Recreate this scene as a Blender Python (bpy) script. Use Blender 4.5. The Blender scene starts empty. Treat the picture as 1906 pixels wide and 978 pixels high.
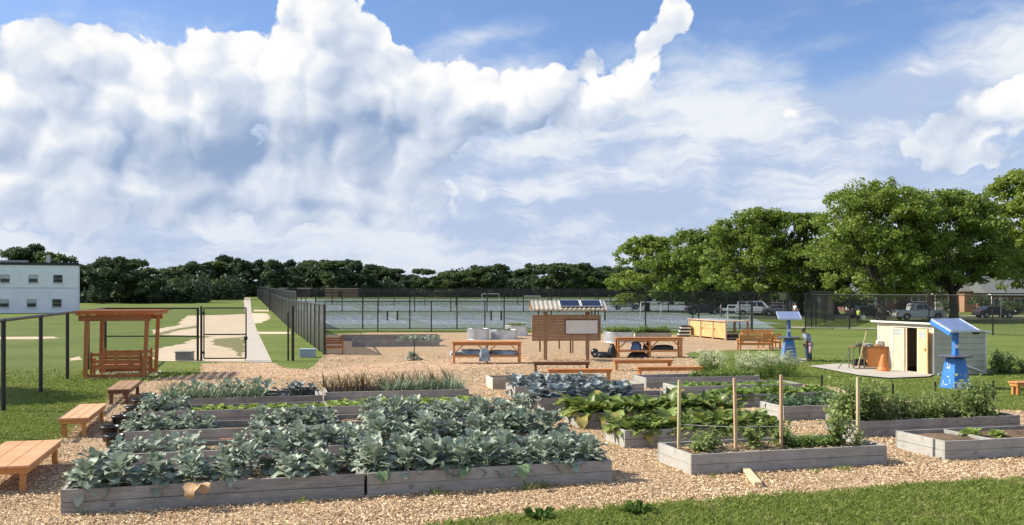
import bpy, math, random
import numpy as np
from mathutils import Vector, Matrix
random.seed(11); RNG = np.random.default_rng(11)
SC = bpy.context.scene
COL = SC.collection
PI = math.pi
F, CX, HY, CH = 1780.0, 953.0, 545.0, 3.25      # focal length and horizon in photograph pixels, eye height in metres
SL, D0, D1 = 0.009, 90.0, 300.0                 # the field rises gently between 90 m and 300 m away

# ---------------------------------------------------------------- camera, sky, sun, exposure
cam = bpy.data.objects.new('camera', bpy.data.cameras.new('camera')); COL.objects.link(cam)
cam.location = (0, 0, CH); cam.rotation_euler = (PI/2, 0, 0)
cam.data.sensor_width = 36; cam.data.lens = 36*F/1906; cam.data.shift_y = 56/1906
cam.data.clip_end = 4000; SC.camera = cam
SC.view_settings.view_transform = 'Standard'; SC.view_settings.look = 'None'
EXPO = 0.7; SC.view_settings.exposure = EXPO; SC.view_settings.gamma = 1; SC.view_settings.use_curve_mapping = False
SC.cycles.transparent_max_bounces = 24; SC.cycles.max_bounces = 6
SC.cycles.use_denoising = True

SUN_EL, SUN_AZ = math.radians(40), math.radians(8)           # azimuth measured from the left (-X) towards +Y
sdir = Vector((-math.cos(SUN_AZ)*math.cos(SUN_EL), math.sin(SUN_AZ)*math.cos(SUN_EL), math.sin(SUN_EL)))
sl = bpy.data.lights.new('sun', 'SUN'); sl.energy = 4.6; sl.angle = math.radians(0.6); sl.color = (1, 0.91, 0.76)
so = bpy.data.objects.new('sun', sl); COL.objects.link(so)
so.rotation_euler = (-sdir).to_track_quat('-Z', 'Y').to_euler()

class S:                                                      # a shader socket one can do arithmetic with
    def __init__(s, nt, k): s.nt, s.k = nt, k
    def op(s, o, b=None, c=None, clamp=False):
        n = s.nt.nodes.new('ShaderNodeMath'); n.operation = o; n.use_clamp = clamp
        for i, x in enumerate((s, b, c)):
            if x is None: continue
            if isinstance(x, S): s.nt.links.new(x.k, n.inputs[i])
            else: n.inputs[i].default_value = x
        return S(s.nt, n.outputs[0])
    def __add__(s, b): return s.op('ADD', b)
    def __sub__(s, b): return s.op('SUBTRACT', b)
    def __mul__(s, b): return s.op('MULTIPLY', b)
    def __truediv__(s, b): return s.op('DIVIDE', b)
    def clamp(s): return s.op('ADD', 0.0, clamp=True)
def node(nt, typ, **kw):
    n = nt.nodes.new(typ)
    for k, v in kw.items():
        if k in n.inputs:
            if isinstance(v, S): nt.links.new(v.k, n.inputs[k])
            elif isinstance(v, bpy.types.NodeSocket): nt.links.new(v, n.inputs[k])
            else: n.inputs[k].default_value = v
        else: setattr(n, k, v)
    return n
def smooth(x, a, b):                                          # smoothstep of x between a and b
    n = x.nt.nodes.new('ShaderNodeMapRange'); n.interpolation_type = 'SMOOTHSTEP'
    x.nt.links.new(x.k, n.inputs['Value']); n.inputs['From Min'].default_value = a; n.inputs['From Max'].default_value = b
    return S(x.nt, n.outputs['Result'])
def mixc(nt, f, a, b):
    n = nt.nodes.new('ShaderNodeMix'); n.data_type = 'RGBA'
    for i, x in ((0, f), (6, a), (7, b)):
        if isinstance(x, S): nt.links.new(x.k, n.inputs[i])
        elif isinstance(x, bpy.types.NodeSocket): nt.links.new(x, n.inputs[i])
        elif i == 0: n.inputs[0].default_value = x
        else: n.inputs[i].default_value = (*x, 1)
    return n.outputs[2]

def build_world():
    w = bpy.data.worlds.new('World'); SC.world = w; w.use_nodes = True
    nt = w.node_tree; nt.nodes.clear()
    sky = node(nt, 'ShaderNodeTexSky', sky_type='NISHITA', sun_disc=False, sun_elevation=SUN_EL,
               sun_rotation=math.radians(278), altitude=0, air_density=1.0, dust_density=0.6, ozone_density=2.2)
    tc = nt.nodes.new('ShaderNodeTexCoord')
    sx = node(nt, 'ShaderNodeSeparateXYZ', Vector=tc.outputs['Generated'])
    X, Y, Z = (S(nt, sx.outputs[i]) for i in range(3))
    az = X.op('ARCTAN2', Y)
    el = Z / ((X*X + Y*Y).op('SQRT').op('MAXIMUM', 0.02))
    P = az*1000.0; Q = el*1000.0                              # milliradians across and up
    def A(px, py):
        a = math.atan((px-CX)/F); return 1000*a, 1000*(HY-py)/F*math.cos(a)
    def vec(x, y, z=0.0):
        n = nt.nodes.new('ShaderNodeCombineXYZ')
        for i, q in enumerate((x, y, z)):
            if isinstance(q, S): nt.links.new(q.k, n.inputs[i])
            else: n.inputs[i].default_value = q
        return n.outputs[0]
    def noise(x, y, sc, det=6, rough=.55, z=0.0, out=0):
        n = node(nt, 'ShaderNodeTexNoise', Vector=vec(x, y, z), Scale=sc, Detail=det, Roughness=rough)
        return S(nt, n.outputs[out])
    def vor(x, y, sc, z=0.0, det=2.0, rough=.5, sm=0):
        n = node(nt, 'ShaderNodeTexVoronoi', Vector=vec(x, y, z), Scale=sc, Detail=det, Roughness=rough, voronoi_dimensions='2D', feature='SMOOTH_F1' if sm else 'F1')
        if sm: n.inputs['Smoothness'].default_value = sm
        return S(nt, n.outputs['Distance'])
    # warp
    wx = (noise(P, Q, .014, 3, .55, 3.3)-.5); wy = (noise(P, Q, .014, 3, .55, 9.1)-.5)
    Pw = P + wx*60.0; Qw = Q + wy*55.0
    def blobs(lst, P, Q):
        tot = None
        for (px, py, rx, ry, wt, rot) in lst:
            a, b = A(px, py); c, s_ = math.cos(math.radians(rot)), math.sin(math.radians(rot))
            rx, ry = rx*1000/F, ry*1000/F
            dx, dy = P-a, Q-b
            e = (dx*(c/rx)+dy*(s_/rx)); g = (dy*(c/ry)-dx*(s_/ry))
            r = (e*e+g*g)*-1.0
            v = r.op('EXPONENT')*wt
            tot = v if tot is None else tot+v
        return tot
    # heaped clouds: where they stand (photograph pixels), then a cauliflower edge from round cells and noise
    CUM = [(60,150,130,75,1.1,0),(95,72,55,36,.9,0),(190,95,36,38,1.0,10),(205,150,60,40,.7,0),(292,125,34,38,.9,10),(300,190,80,50,.8,0),(405,90,48,42,1.1,0),(390,150,70,50,.9,0),(565,60,48,80,1.4,8),(640,20,44,80,1.2,0),
           (475,125,60,45,.9,0),(700,95,30,44,.8,-15),(680,170,60,60,.8,0),(330,240,260,80,1.1,0),(60,240,200,110,1.0,0),(600,220,240,100,1.2,10),(480,310,340,75,1.0,0),
           (750,105,30,30,.9,0),(790,160,90,60,.8,0),(915,180,60,42,1.0,0),(860,215,120,34,.6,0),(1010,165,52,40,.8,22),(1075,145,46,34,.9,25),(1105,105,26,22,.6,0),(1160,125,60,34,.9,30),(1222,85,34,36,1.1,40),(1248,36,26,40,1.4,0),
           (1110,195,120,42,.7,10),(1020,225,110,36,.6,0),(100,365,280,70,.8,0),(500,375,280,40,.7,-4),(1885,205,70,52,1.3,22),(1780,245,80,44,1.2,20),(1680,280,80,26,.8,12),(1800,300,170,26,.6,0),(1490,225,90,34,.35,15)]
    def capped(x): return x.op('MULTIPLY', -1.6).op('EXPONENT')*-1.0 + 1.0             # 0..1, saturating softly
    def field(P, Q):
        cov = capped(blobs(CUM, P, Q))
        v1 = vor(P, Q+400.0, .011, 0, 0.0, sm=.5); v2 = vor(P+90.0, Q, .024, 0, 0.0, sm=.35); v3 = vor(P, Q, .055, 0, 0.0)
        soft = (v1*v1*-1.0 + .35)*.85 + (v2*v2*-1.0 + .32)*.50
        return cov, soft, soft + (v3*v3*-1.0 + .35)*.38 + (noise(P, Q, .06, 6, .68, 1.7)-.5)*.50
    cov, s0, b0 = field(Pw, Qw)
    c1_, s1, b1 = field(Pw - 10.0, Qw + 13.0)
    big = noise(P, Q, .013, 7, .66, 31.0)-.5
    dens = cov*1.25 + b0*.80 + big*1.15 - .80
    m_cum = smooth(dens, -.01, .13)
    covf = capped(blobs(CUM, Pw - 22.0, Qw + 34.0))            # how much cloud stands between here and the sun
    edge = (cov-covf).op('MAXIMUM', -.1).op('MINIMUM', .30)
    VE = [(100,60,260,60,.55,0),(330,60,200,60,.15,0),(900,110,220,40,.6,0),(480,330,700,150,1.3,0),(1000,330,600,130,1.3,0),(1700,150,330,50,1.1,8),(1500,290,500,80,1.2,5),(1120,200,200,60,.8,20),
          (1000,480,1300,90,1.4,0),(1540,80,90,16,.6,4),(1420,130,110,26,.4,0),(1850,90,140,50,.8,10),(870,70,110,16,.5,8),(1380,45,60,22,.25,0),(650,480,1500,70,1.0,0),(1700,420,400,90,1.0,0)]
    vcov = blobs(VE, P+wx*30.0, Q+wy*20.0) + smooth(P.op('ABSOLUTE'), 560.0, 900.0)*.8   # thin cloud added out of view to make the skylight less blue
    vn = noise(Pw*.55, Qw*1.3, .013, 7, .56, 6.0)
    m_veil = smooth(vcov*.60 + (vn-.5)*1.5, .05, .85)
    SH = [(560,280,240,50,1.2,8),(400,290,170,36,.7,0),(90,140,110,26,.9,0),(100,230,170,18,.6,0),(430,190,60,30,.5,40),(650,190,60,100,.6,0),(760,170,110,60,.5,-30),(300,300,250,30,.5,0),
          (870,235,220,25,.5,4),(1830,300,190,22,.7,6),(1100,390,260,34,.3,0),(700,400,700,36,.35,0),(1480,265,150,30,.3,0),(1100,215,100,20,.3,10)]
    sh = blobs(SH, Pw, Qw)
    shn = noise(Pw, Qw, .012, 6, .58, 12.0)-.5
    lit = (edge*1.0 + (s0-s1)*1.0 + (b0-b1)*.52 + .53 - sh*.50 + shn*1.25 + s0*.30)
    wide = noise(P, Q, .0042, 2, .5, 20.0); streak = noise(P*.35, Qw*2.2, .02, 6, .6, 41.0)-.5
    c1 = mixc(nt, smooth(lit, -.40, .62), (.30, .41, .62), (.70, .77, .88))
    c_cum = mixc(nt, smooth(lit, .40, 1.05), c1, (1.02, 1.01, 1.0))
    vl = smooth(vn*1.3 + (wide-.5)*1.2 + shn*.9 + streak*1.5 - sh*.4, .30, .95)
    c_veil = mixc(nt, vl, (.47, .58, .80), (.86, .90, .95))
    hz = smooth(Q, 150.0, -10.0)
    bl = nt.nodes.new('ShaderNodeMix'); bl.data_type = 'RGBA'; bl.blend_type = 'MULTIPLY'; bl.inputs[0].default_value = 1
    nt.links.new(sky.outputs[0], bl.inputs[6]); bl.inputs[7].default_value = (.118, .130, .158, 1)
    skyc = bl.outputs[2]
    c = mixc(nt, m_veil, skyc, c_veil)
    c = mixc(nt, m_cum, c, c_cum)
    c = mixc(nt, hz*.38, c, (.54, .64, .81))
    bg = node(nt, 'ShaderNodeBackground', Color=c); bg.inputs['Strength'].default_value = 2**-EXPO
    out = nt.nodes.new('ShaderNodeOutputWorld'); nt.links.new(bg.outputs[0], out.inputs[0])
    w.cycles.sampling_method = 'MANUAL'; w.cycles.sample_map_resolution = 512
build_world()

# ---------------------------------------------------------------- positions
def T(d): return SL*(min(max(d, D0), D1)-D0)                  # height of the ground at distance d
def G(px, py, z=0.0):                                         # where the photograph's pixel meets the surface z above the ground
    k = py-HY
    d = F*(CH-z)/k
    if d > D0: d = F*(CH-z+D0*SL)/(k+SL*F)
    if d > D1: d = F*(CH-z-(D1-D0)*SL)/k
    return (px-CX)*d/F, d
def ZH(py, d): return CH-(py-HY)*d/F                          # height above zero of pixel row py at distance d

# ---------------------------------------------------------------- objects
def tag(o, label=None, cat=None, group=None, kind=None):
    if label: o['label'] = label
    if cat: o['category'] = cat
    if group: o['group'] = group
    if kind: o['kind'] = kind
    return o
def thing(name, label, cat, loc=(0,0,0), rz=0.0, group=None):
    o = bpy.data.objects.new(name, None); COL.objects.link(o); o.location = loc; o.rotation_euler = (0,0,rz)
    o.empty_display_size = .1
    return tag(o, label, cat, group)
def link_mesh(name, me, mat, parent=None):
    if mat is not None:
        for m in (mat if isinstance(mat, (list, tuple)) else [mat]): me.materials.append(m)
    o = bpy.data.objects.new(name, me); COL.objects.link(o)
    if parent: o.parent = parent
    return o
class MB:
    def __init__(s): s.v, s.f, s.m, s.sm = [], [], [], []
    def add(s, vs, fs, mi=0, sm=False):
        b = len(s.v); s.v += [tuple(x) for x in vs]
        for f in fs: s.f.append(tuple(b+i for i in f)); s.m.append(mi); s.sm.append(sm)
        return s
    def box(s, x0, x1, y0, y1, z0, z1, mi=0):
        return s.add([(x0,y0,z0),(x1,y0,z0),(x1,y1,z0),(x0,y1,z0),(x0,y0,z1),(x1,y0,z1),(x1,y1,z1),(x0,y1,z1)],
                     [(0,3,2,1),(4,5,6,7),(0,1,5,4),(1,2,6,5),(2,3,7,6),(3,0,4,7)], mi)
    def beam(s, a, b, w, h, mi=0, up=(0,0,1)):
        a, b = Vector(a), Vector(b); d = (b-a).normalized(); u = Vector(up)
        if abs(d.dot(u)) > .98: u = Vector((0,1,0))
        r = d.cross(u).normalized(); u = r.cross(d)
        vs = [p+r*(i*w/2)+u*(j*h/2) for p in (a, b) for i, j in ((-1,-1),(1,-1),(1,1),(-1,1))]
        return s.add(vs, [(0,1,2,3),(7,6,5,4),(0,4,5,1),(1,5,6,2),(2,6,7,3),(3,7,4,0)], mi)
    def tube(s, a, b, r0, r1=None, n=8, mi=0, sm=True):
        r1 = r0 if r1 is None else r1
        a, b = Vector(a), Vector(b); d = (b-a).normalized()
        u = Vector((0,0,1)) if abs(d.z) < .95 else Vector((1,0,0))
        r = d.cross(u).normalized(); u = r.cross(d)
        vs = [p+(r*math.cos(2*PI*i/n)+u*math.sin(2*PI*i/n))*q for p, q in ((a, r0), (b, r1)) for i in range(n)]
        s.add(vs, [(i, (i+1) % n, n+(i+1) % n, n+i) for i in range(n)], mi, sm)
        return s.add([vs[i] for i in range(n)], [tuple(reversed(range(n)))], mi).add([vs[n+i] for i in range(n)], [tuple(range(n))], mi)
    def lathe(s, prof, n=24, c=(0,0,0), mi=0, cap=True, sx=1, sy=1, sm=True):
        vs = [(c[0]+sx*r*math.cos(2*PI*i/n), c[1]+sy*r*math.sin(2*PI*i/n), c[2]+z) for r, z in prof for i in range(n)]
        k = len(prof)
        s.add(vs, [(j*n+i, j*n+(i+1) % n, (j+1)*n+(i+1) % n, (j+1)*n+i) for j in range(k-1) for i in range(n)], mi, sm)
        if cap: s.add(vs[:n], [tuple(reversed(range(n)))], mi); s.add(vs[-n:], [tuple(range(n))], mi)
        return s
    def prism(s, pts, z0, z1, axis='z', mi=0):                # outline in a plane, pushed along the axis
        def q(p, z): return (p[0], p[1], z) if axis == 'z' else ((p[0], z, p[1]) if axis == 'y' else (z, p[0], p[1]))
        n = len(pts); vs = [q(p, z0) for p in pts]+[q(p, z1) for p in pts]
        return s.add(vs, [tuple(range(n)), tuple(reversed(range(n, 2*n)))]+[(i, n+i, n+(i+1) % n, (i+1) % n) for i in range(n)], mi)
    def build(s, name, mat, parent=None, bevel=0, recalc=False):
        me = bpy.data.meshes.new(name); me.from_pydata(s.v, [], s.f)
        me.polygons.foreach_set('material_index', s.m); me.polygons.foreach_set('use_smooth', s.sm)
        if recalc:
            import bmesh
            bm = bmesh.new(); bm.from_mesh(me); bmesh.ops.remove_doubles(bm, verts=bm.verts, dist=1e-5)
            bmesh.ops.recalc_face_normals(bm, faces=bm.faces); bm.to_mesh(me); bm.free()
        me.update(); o = link_mesh(name, me, mat, parent)
        if bevel:
            md = o.modifiers.new('bevel', 'BEVEL'); md.width = bevel; md.segments = 2
        return o
def np_mesh(name, V, Fq, smooth_=False):                      # V (n,3), Fq (m,k) vertex numbers
    me = bpy.data.meshes.new(name); V = np.asarray(V, dtype=np.float32); Fq = np.asarray(Fq, dtype=np.int32); m, k = Fq.shape
    me.vertices.add(len(V)); me.vertices.foreach_set('co', V.ravel())
    me.loops.add(m*k); me.loops.foreach_set('vertex_index', Fq.ravel())
    me.polygons.add(m); me.polygons.foreach_set('loop_start', np.arange(0, m*k, k, dtype=np.int32))
    if smooth_: me.polygons.foreach_set('use_smooth', np.ones(m, bool))
    me.update(calc_edges=True); return me
def copy_thing(o, loc=None, rz=None, label=None, group=None, scale=None):
    r = o.copy(); COL.objects.link(r)
    if loc is not None: r.location = loc
    if rz is not None: r.rotation_euler = (0, 0, rz)
    if scale is not None: r.scale = (scale,)*3 if not isinstance(scale, tuple) else scale
    if label: r['label'] = label
    if group: r['group'] = group
    for ch in list(o.children):
        c = ch.copy(); COL.objects.link(c); c.parent = r
        for g in list(ch.children):
            d = g.copy(); COL.objects.link(d); d.parent = c
    return r

# ---------------------------------------------------------------- materials
def new_mat(name):
    m = bpy.data.materials.new(name); m.use_nodes = True; nt = m.node_tree
    return m, nt, nt.nodes['Principled BSDF'], nt.nodes['Material Output']
def tex(nt, sc, det=5, rough=.55, stretch=(1,1,1), coord='Object', dist=0.0):
    tc = nt.nodes.new('ShaderNodeTexCoord'); mp = node(nt, 'ShaderNodeMapping', Vector=tc.outputs[coord]); mp.inputs['Scale'].default_value = stretch
    n = node(nt, 'ShaderNodeTexNoise', Vector=mp.outputs[0], Scale=sc, Detail=det, Roughness=rough, Distortion=dist)
    return S(nt, n.outputs[0])
def bump(nt, b, h, strength=.4, dist=.02):
    n = node(nt, 'ShaderNodeBump', Height=h, Strength=strength, Distance=dist); nt.links.new(n.outputs[0], b.inputs['Normal'])
def orand(nt):
    return S(nt, nt.nodes.new('ShaderNodeObjectInfo').outputs['Random'])
def plain(name, c, rough=.6, metal=0.0, var=.12, sc=3, bmp=0.0):
    m, nt, b, _ = new_mat(name)
    f = smooth(tex(nt, sc, 6, .65), .3, .7)
    col = mixc(nt, f, tuple(x*(1-var) for x in c), tuple(min(1, x*(1+var)) for x in c))
    nt.links.new(col, b.inputs['Base Color']); b.inputs['Roughness'].default_value = rough; b.inputs['Metallic'].default_value = metal
    if bmp: bump(nt, b, tex(nt, sc*12, 4), bmp, .01)
    return m
def wood(name, c, c2, rough=.65, along='x', grain=1.0, bmp=.3):
    m, nt, b, _ = new_mat(name)
    st = {'x': (.6, 9, 9), 'y': (9, .6, 9), 'z': (9, 9, .6)}[along]
    g = tex(nt, 5, 8, .7, st, dist=.6); blot = tex(nt, 1.7, 4, .6)
    f = smooth(g*.65 + blot*.35 + (orand(nt)-.5)*.22, .3, .7)
    col = mixc(nt, f, c, c2)
    kn = tex(nt, 2.3, 2, .5, coord='Object'); col = mixc(nt, smooth(kn, .70, .78)*.5, col, tuple(x*.45 for x in c))
    nt.links.new(col, b.inputs['Base Color']); b.inputs['Roughness'].default_value = rough
    bump(nt, b, g, bmp, .01); return m
def leaf(name, c1, c2, rough=.5, tr=.25, spec=.4, old=0.0):
    m, nt, b, out = new_mat(name)
    gi = nt.nodes.new('ShaderNodeNewGeometry')
    r = S(nt, gi.outputs['Random Per Island'])
    n = tex(nt, 6, 4, .6)
    f = (r*.6 + n*.5 + (orand(nt)-.5)*.45).clamp()
    col = mixc(nt, f, c1, c2)
    if old: col = mixc(nt, r.op('GREATER_THAN', 1-old), col, (.42,.36,.10))
    nt.links.new(col, b.inputs['Base Color']); b.inputs['Roughness'].default_value = rough; b.inputs['Specular IOR Level'].default_value = spec
    t = node(nt, 'ShaderNodeBsdfTranslucent', Color=col); mx = nt.nodes.new('ShaderNodeMixShader'); mx.inputs[0].default_value = tr
    nt.links.new(b.outputs[0], mx.inputs[1]); nt.links.new(t.outputs[0], mx.inputs[2]); nt.links.new(mx.outputs[0], out.inputs[0])
    return m
M = {}
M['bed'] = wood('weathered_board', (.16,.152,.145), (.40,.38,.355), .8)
M['bed_end_sunlit'] = wood('sunlit_weathered_end_board', (.25,.245,.23), (.44,.43,.40), .8, 'y')  # paler than the side boards: sunlight on the ends put into the colour
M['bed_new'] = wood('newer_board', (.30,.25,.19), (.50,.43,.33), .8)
M['bed_new_end_sunlit'] = wood('sunlit_newer_end_board', (.46,.42,.34), (.66,.60,.48), .8, 'y')  # same sunlit paling painted into the ends of the newer beds
M['orange'] = wood('orange_stained_wood', (.42,.155,.04), (.68,.31,.10), .5)
M['orange_y'] = wood('orange_stained_wood_across', (.42,.14,.035), (.66,.27,.085), .5, 'y')
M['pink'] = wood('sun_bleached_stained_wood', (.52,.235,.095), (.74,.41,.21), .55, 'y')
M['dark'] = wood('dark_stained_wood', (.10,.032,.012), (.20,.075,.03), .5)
M['redbrown'] = wood('red_brown_stained_wood', (.30,.10,.028), (.50,.20,.065), .55)
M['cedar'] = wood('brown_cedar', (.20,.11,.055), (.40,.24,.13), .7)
M['pine'] = wood('pale_pine', (.50,.34,.19), (.72,.54,.35), .65)
M['ply'] = wood('honey_plywood', (.58,.33,.13), (.78,.50,.24), .6, 'z')
M['stake'] = wood('stake_wood', (.42,.36,.20), (.62,.54,.33), .7, 'z')
M['stake_brown'] = wood('brown_stake_wood', (.42,.27,.16), (.60,.42,.27), .7, 'z')
M['black'] = plain('black_coated_steel', (.012,.013,.013), .4)
M['bplastic'] = plain('black_plastic', (.015,.016,.018), .35)
M['white'] = plain('white_paint', (.75,.75,.72), .5, var=.05)
M['grey'] = plain('grey_metal', (.33,.34,.35), .4, .5)
M['galv'] = plain('galvanised_steel', (.62,.66,.70), .38, .75, .12, 2)
M['concrete'] = plain('concrete', (.42,.39,.34), .85, var=.12, sc=1.2, bmp=.2)
M['box_grey'] = plain('grey_box_metal', (.27,.27,.26), .6, var=.15)
M['blue'] = plain('blue_paint', (.045,.20,.60), .45, var=.12)
M['blue_faded'] = plain('faded_blue_paint', (.11,.20,.42), .55, var=.2, sc=6)
M['blue_panel'] = plain('solar_panel_back', (.30,.38,.62), .3)
M['cell'] = plain('solar_cell', (.02,.03,.06), .15)
M['glass'] = plain('window_glass', (.03,.035,.045), .08)
M['palecloth'] = plain('pale_blue_cloth', (.30,.36,.42), .9, var=.4, sc=5)
# ================================================================ THE GROUND
def ground_mat(name, cols, big=.12, fine=9.0, bstr=.5, bdist=.03, rough=.95):
    m, nt, b, _ = new_mat(name)
    f1 = smooth(tex(nt, big, 7, .7), .38, .62); f2 = smooth(tex(nt, fine, 6, .7), .3, .72); f3 = smooth(tex(nt, big*9, 4, .6), .35, .65)
    a = mixc(nt, f2, cols[0], cols[1]); c = mixc(nt, f2, cols[2], cols[3])
    nt.links.new(mixc(nt, (f1*.65+f3*.4).clamp(), a, c), b.inputs['Base Color'])
    b.inputs['Roughness'].default_value = rough; b.inputs['Specular IOR Level'].default_value = .15
    bump(nt, b, tex(nt, fine*1.3, 6, .7), bstr, bdist); return m
M['grass'] = ground_mat('mown_grass', [(.064,.108,.019),(.120,.168,.034),(.112,.146,.030),(.195,.222,.064)], .16, 4)
M['soil'] = ground_mat('garden_soil', [(.06,.042,.03),(.13,.09,.06),(.16,.11,.075),(.26,.18,.12)], .8, 9, .8, .04)
M['sand'] = ground_mat('infield_sand', [(.50,.40,.28),(.60,.49,.36),(.56,.46,.33),(.66,.56,.43)], .15, 5, .2)
M['dirt'] = ground_mat('trodden_dirt', [(.36,.23,.14),(.50,.34,.22),(.42,.28,.18),(.58,.42,.29)], .5, 6, .5)
M['worn'] = ground_mat('worn_turf', [(.20,.17,.09),(.28,.24,.13),(.16,.18,.07),(.24,.24,.11)], .3, 6, .3)
M['path'] = ground_mat('concrete_path', [(.43,.39,.33),(.50,.46,.40),(.40,.36,.31),(.47,.43,.38)], .2, 8, .2)
M['asphalt'] = ground_mat('asphalt', [(.045,.045,.05),(.06,.06,.065),(.05,.05,.055),(.08,.08,.08)], .2, 8, .2)
M['court_green'] = ground_mat('court_surround', [(.21,.28,.235),(.25,.32,.27),(.23,.30,.27),(.28,.34,.31)], .05, 2, .05)
M['court_blue'] = ground_mat('court_playing_surface', [(.28,.34,.42),(.33,.39,.47),(.26,.33,.38),(.31,.37,.42)], .06, 2, .05)
M['line'] = plain('white_line_paint', (.7,.72,.72), .8)

def chip_mat(name, coord='Object'):                           # bark chips: cells of many browns
    m, nt, b, _ = new_mat(name)
    tc = nt.nodes.new('ShaderNodeTexCoord')
    cs = []
    for rot, sc in ((.5, (14, 40, 14)), (2.0, (38, 15, 14))):
        mp = node(nt, 'ShaderNodeMapping', Vector=tc.outputs[coord]); mp.inputs['Rotation'].default_value = (0,0,rot); mp.inputs['Scale'].default_value = sc
        v = node(nt, 'ShaderNodeTexVoronoi', Vector=mp.outputs[0], Scale=1.0)
        cs.append((S(nt, node(nt, 'ShaderNodeSeparateXYZ', Vector=v.outputs['Color']).outputs[0]), S(nt, v.outputs['Distance'])))
    sel = smooth(tex(nt, 22, 2, .5), .45, .55)
    n = nt.nodes.new('ShaderNodeMix'); nt.links.new(sel.k, n.inputs[0]); nt.links.new(cs[0][0].k, n.inputs[2]); nt.links.new(cs[1][0].k, n.inputs[3])
    r = S(nt, n.outputs[0])
    cr = nt.nodes.new('ShaderNodeValToRGB'); nt.links.new(r.k, cr.inputs[0]); e = cr.color_ramp.elements
    e[0].position, e[0].color = 0, (.15,.085,.05,1); e[1].position, e[1].color = 1, (.74,.59,.39,1)
    for p, c in ((.25,(.32,.21,.12,1)),(.6,(.52,.37,.22,1))): q = e.new(p); q.color = c
    big = smooth(tex(nt, .35, 5, .6), .35, .7)
    col = mixc(nt, big*.35, cr.outputs[0], (.50,.36,.25)); col = mixc(nt, smooth(tex(nt, 1.6, 7, .72), .50, .72)*.45, col, (.20,.125,.075))
    nt.links.new(col, b.inputs['Base Color']); b.inputs['Roughness'].default_value = .9; b.inputs['Specular IOR Level'].default_value = .15
    bump(nt, b, cs[0][1]+cs[1][1]*.8+r*.5, .8, .03); return m
M['chips'] = chip_mat('wood_chip_ground')

def island_mat(name, stops, rough=.9, tr=0.0, patch=None):                # every separate little piece its own tone
    m, nt, b, out = new_mat(name)
    gi = nt.nodes.new('ShaderNodeNewGeometry'); cr = nt.nodes.new('ShaderNodeValToRGB'); nt.links.new(gi.outputs['Random Per Island'], cr.inputs[0])
    e = cr.color_ramp.elements; e[0].position, e[0].color = 0, (*stops[0], 1); e[1].position, e[1].color = 1, (*stops[-1], 1)
    for i, c in enumerate(stops[1:-1]): q = e.new((i+1)/(len(stops)-1)); q.color = (*c, 1)
    colr = cr.outputs[0]
    if patch: colr = mixc(nt, smooth(tex(nt, patch[1], 5, .65), .52, .72)*.5, colr, patch[0])
    nt.links.new(colr, b.inputs['Base Color']); b.inputs['Roughness'].default_value = rough; b.inputs['Specular IOR Level'].default_value = .2
    if tr:
        t = node(nt, 'ShaderNodeBsdfTranslucent', Color=colr); mx = nt.nodes.new('ShaderNodeMixShader'); mx.inputs[0].default_value = tr
        nt.links.new(b.outputs[0], mx.inputs[1]); nt.links.new(t.outputs[0], mx.inputs[2]); nt.links.new(mx.outputs[0], out.inputs[0])
    return m
M['chip'] = island_mat('wood_chip', [(.12,.07,.035),(.32,.205,.11),(.52,.37,.22),(.66,.50,.32),(.80,.67,.48)])
M['blade'] = island_mat('grass_blade', [(.11,.175,.03),(.20,.28,.052),(.28,.35,.08),(.42,.44,.17)], .6, .45, patch=((.50,.44,.20), 1.2))

# one sheet of ground to the horizon, gently rising from 90 m to 300 m
gv = [(x, y, T(y)) for y in (-120, D0, D1, 2600) for x in (-2600, 2600)]
me = bpy.data.meshes.new('ground'); me.from_pydata(gv, [], [(0,1,3,2),(2,3,5,4),(4,5,7,6)]); o = link_mesh('ground', me, M['grass']); tag(o, kind='structure')

def clip(poly, a, b):                                         # the part of a polygon between y=a and y=b
    for s_, lim in ((1, a), (-1, b)):
        out = []
        for i, p in enumerate(poly):
            q = poly[(i+1) % len(poly)]
            pi, qi = s_*(p[1]-lim) >= 0, s_*(q[1]-lim) >= 0
            if pi: out.append(p)
            if pi != qi:
                t = (lim-p[1])/(q[1]-p[1]); out.append((p[0]+t*(q[0]-p[0]), lim))
        poly = out
        if not poly: break
    return poly
def rough_edge(poly, step, amp, seed=1):
    r = random.Random(seed); out = []
    for i, p in enumerate(poly):
        q = poly[(i+1) % len(poly)]; L = math.dist(p, q); n = max(1, min(160, int(L/step)))
        for k in range(n):
            t = k/n; out.append((p[0]+t*(q[0]-p[0])+r.uniform(-amp, amp)*(k > 0), p[1]+t*(q[1]-p[1])+r.uniform(-amp, amp)*(k > 0)))
    return out
def sheet(name, poly, mat, z, edge=None, px=True, kind='structure'):
    if px: poly = [G(*p) for p in poly]
    if edge: poly = rough_edge(poly, *edge)
    vs, fs = [], []
    for a, b in ((-200, D0), (D0, D1), (D1, 2600)):
        c = clip(poly, a, b)
        if len(c) > 2: fs.append(tuple(range(len(vs), len(vs)+len(c)))); vs += [(x, y, T(y)+z) for x, y in c]
    me = bpy.data.meshes.new(name); me.from_pydata(vs, [], fs)
    import bmesh
    bm = bmesh.new(); bm.from_mesh(me); bmesh.ops.triangulate(bm, faces=bm.faces)
    for f in bm.faces:
        if f.normal.z < 0: f.normal_flip()
    bm.to_mesh(me); bm.free()
    o = link_mesh(name, me, mat); tag(o, kind=kind); return o
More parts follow.
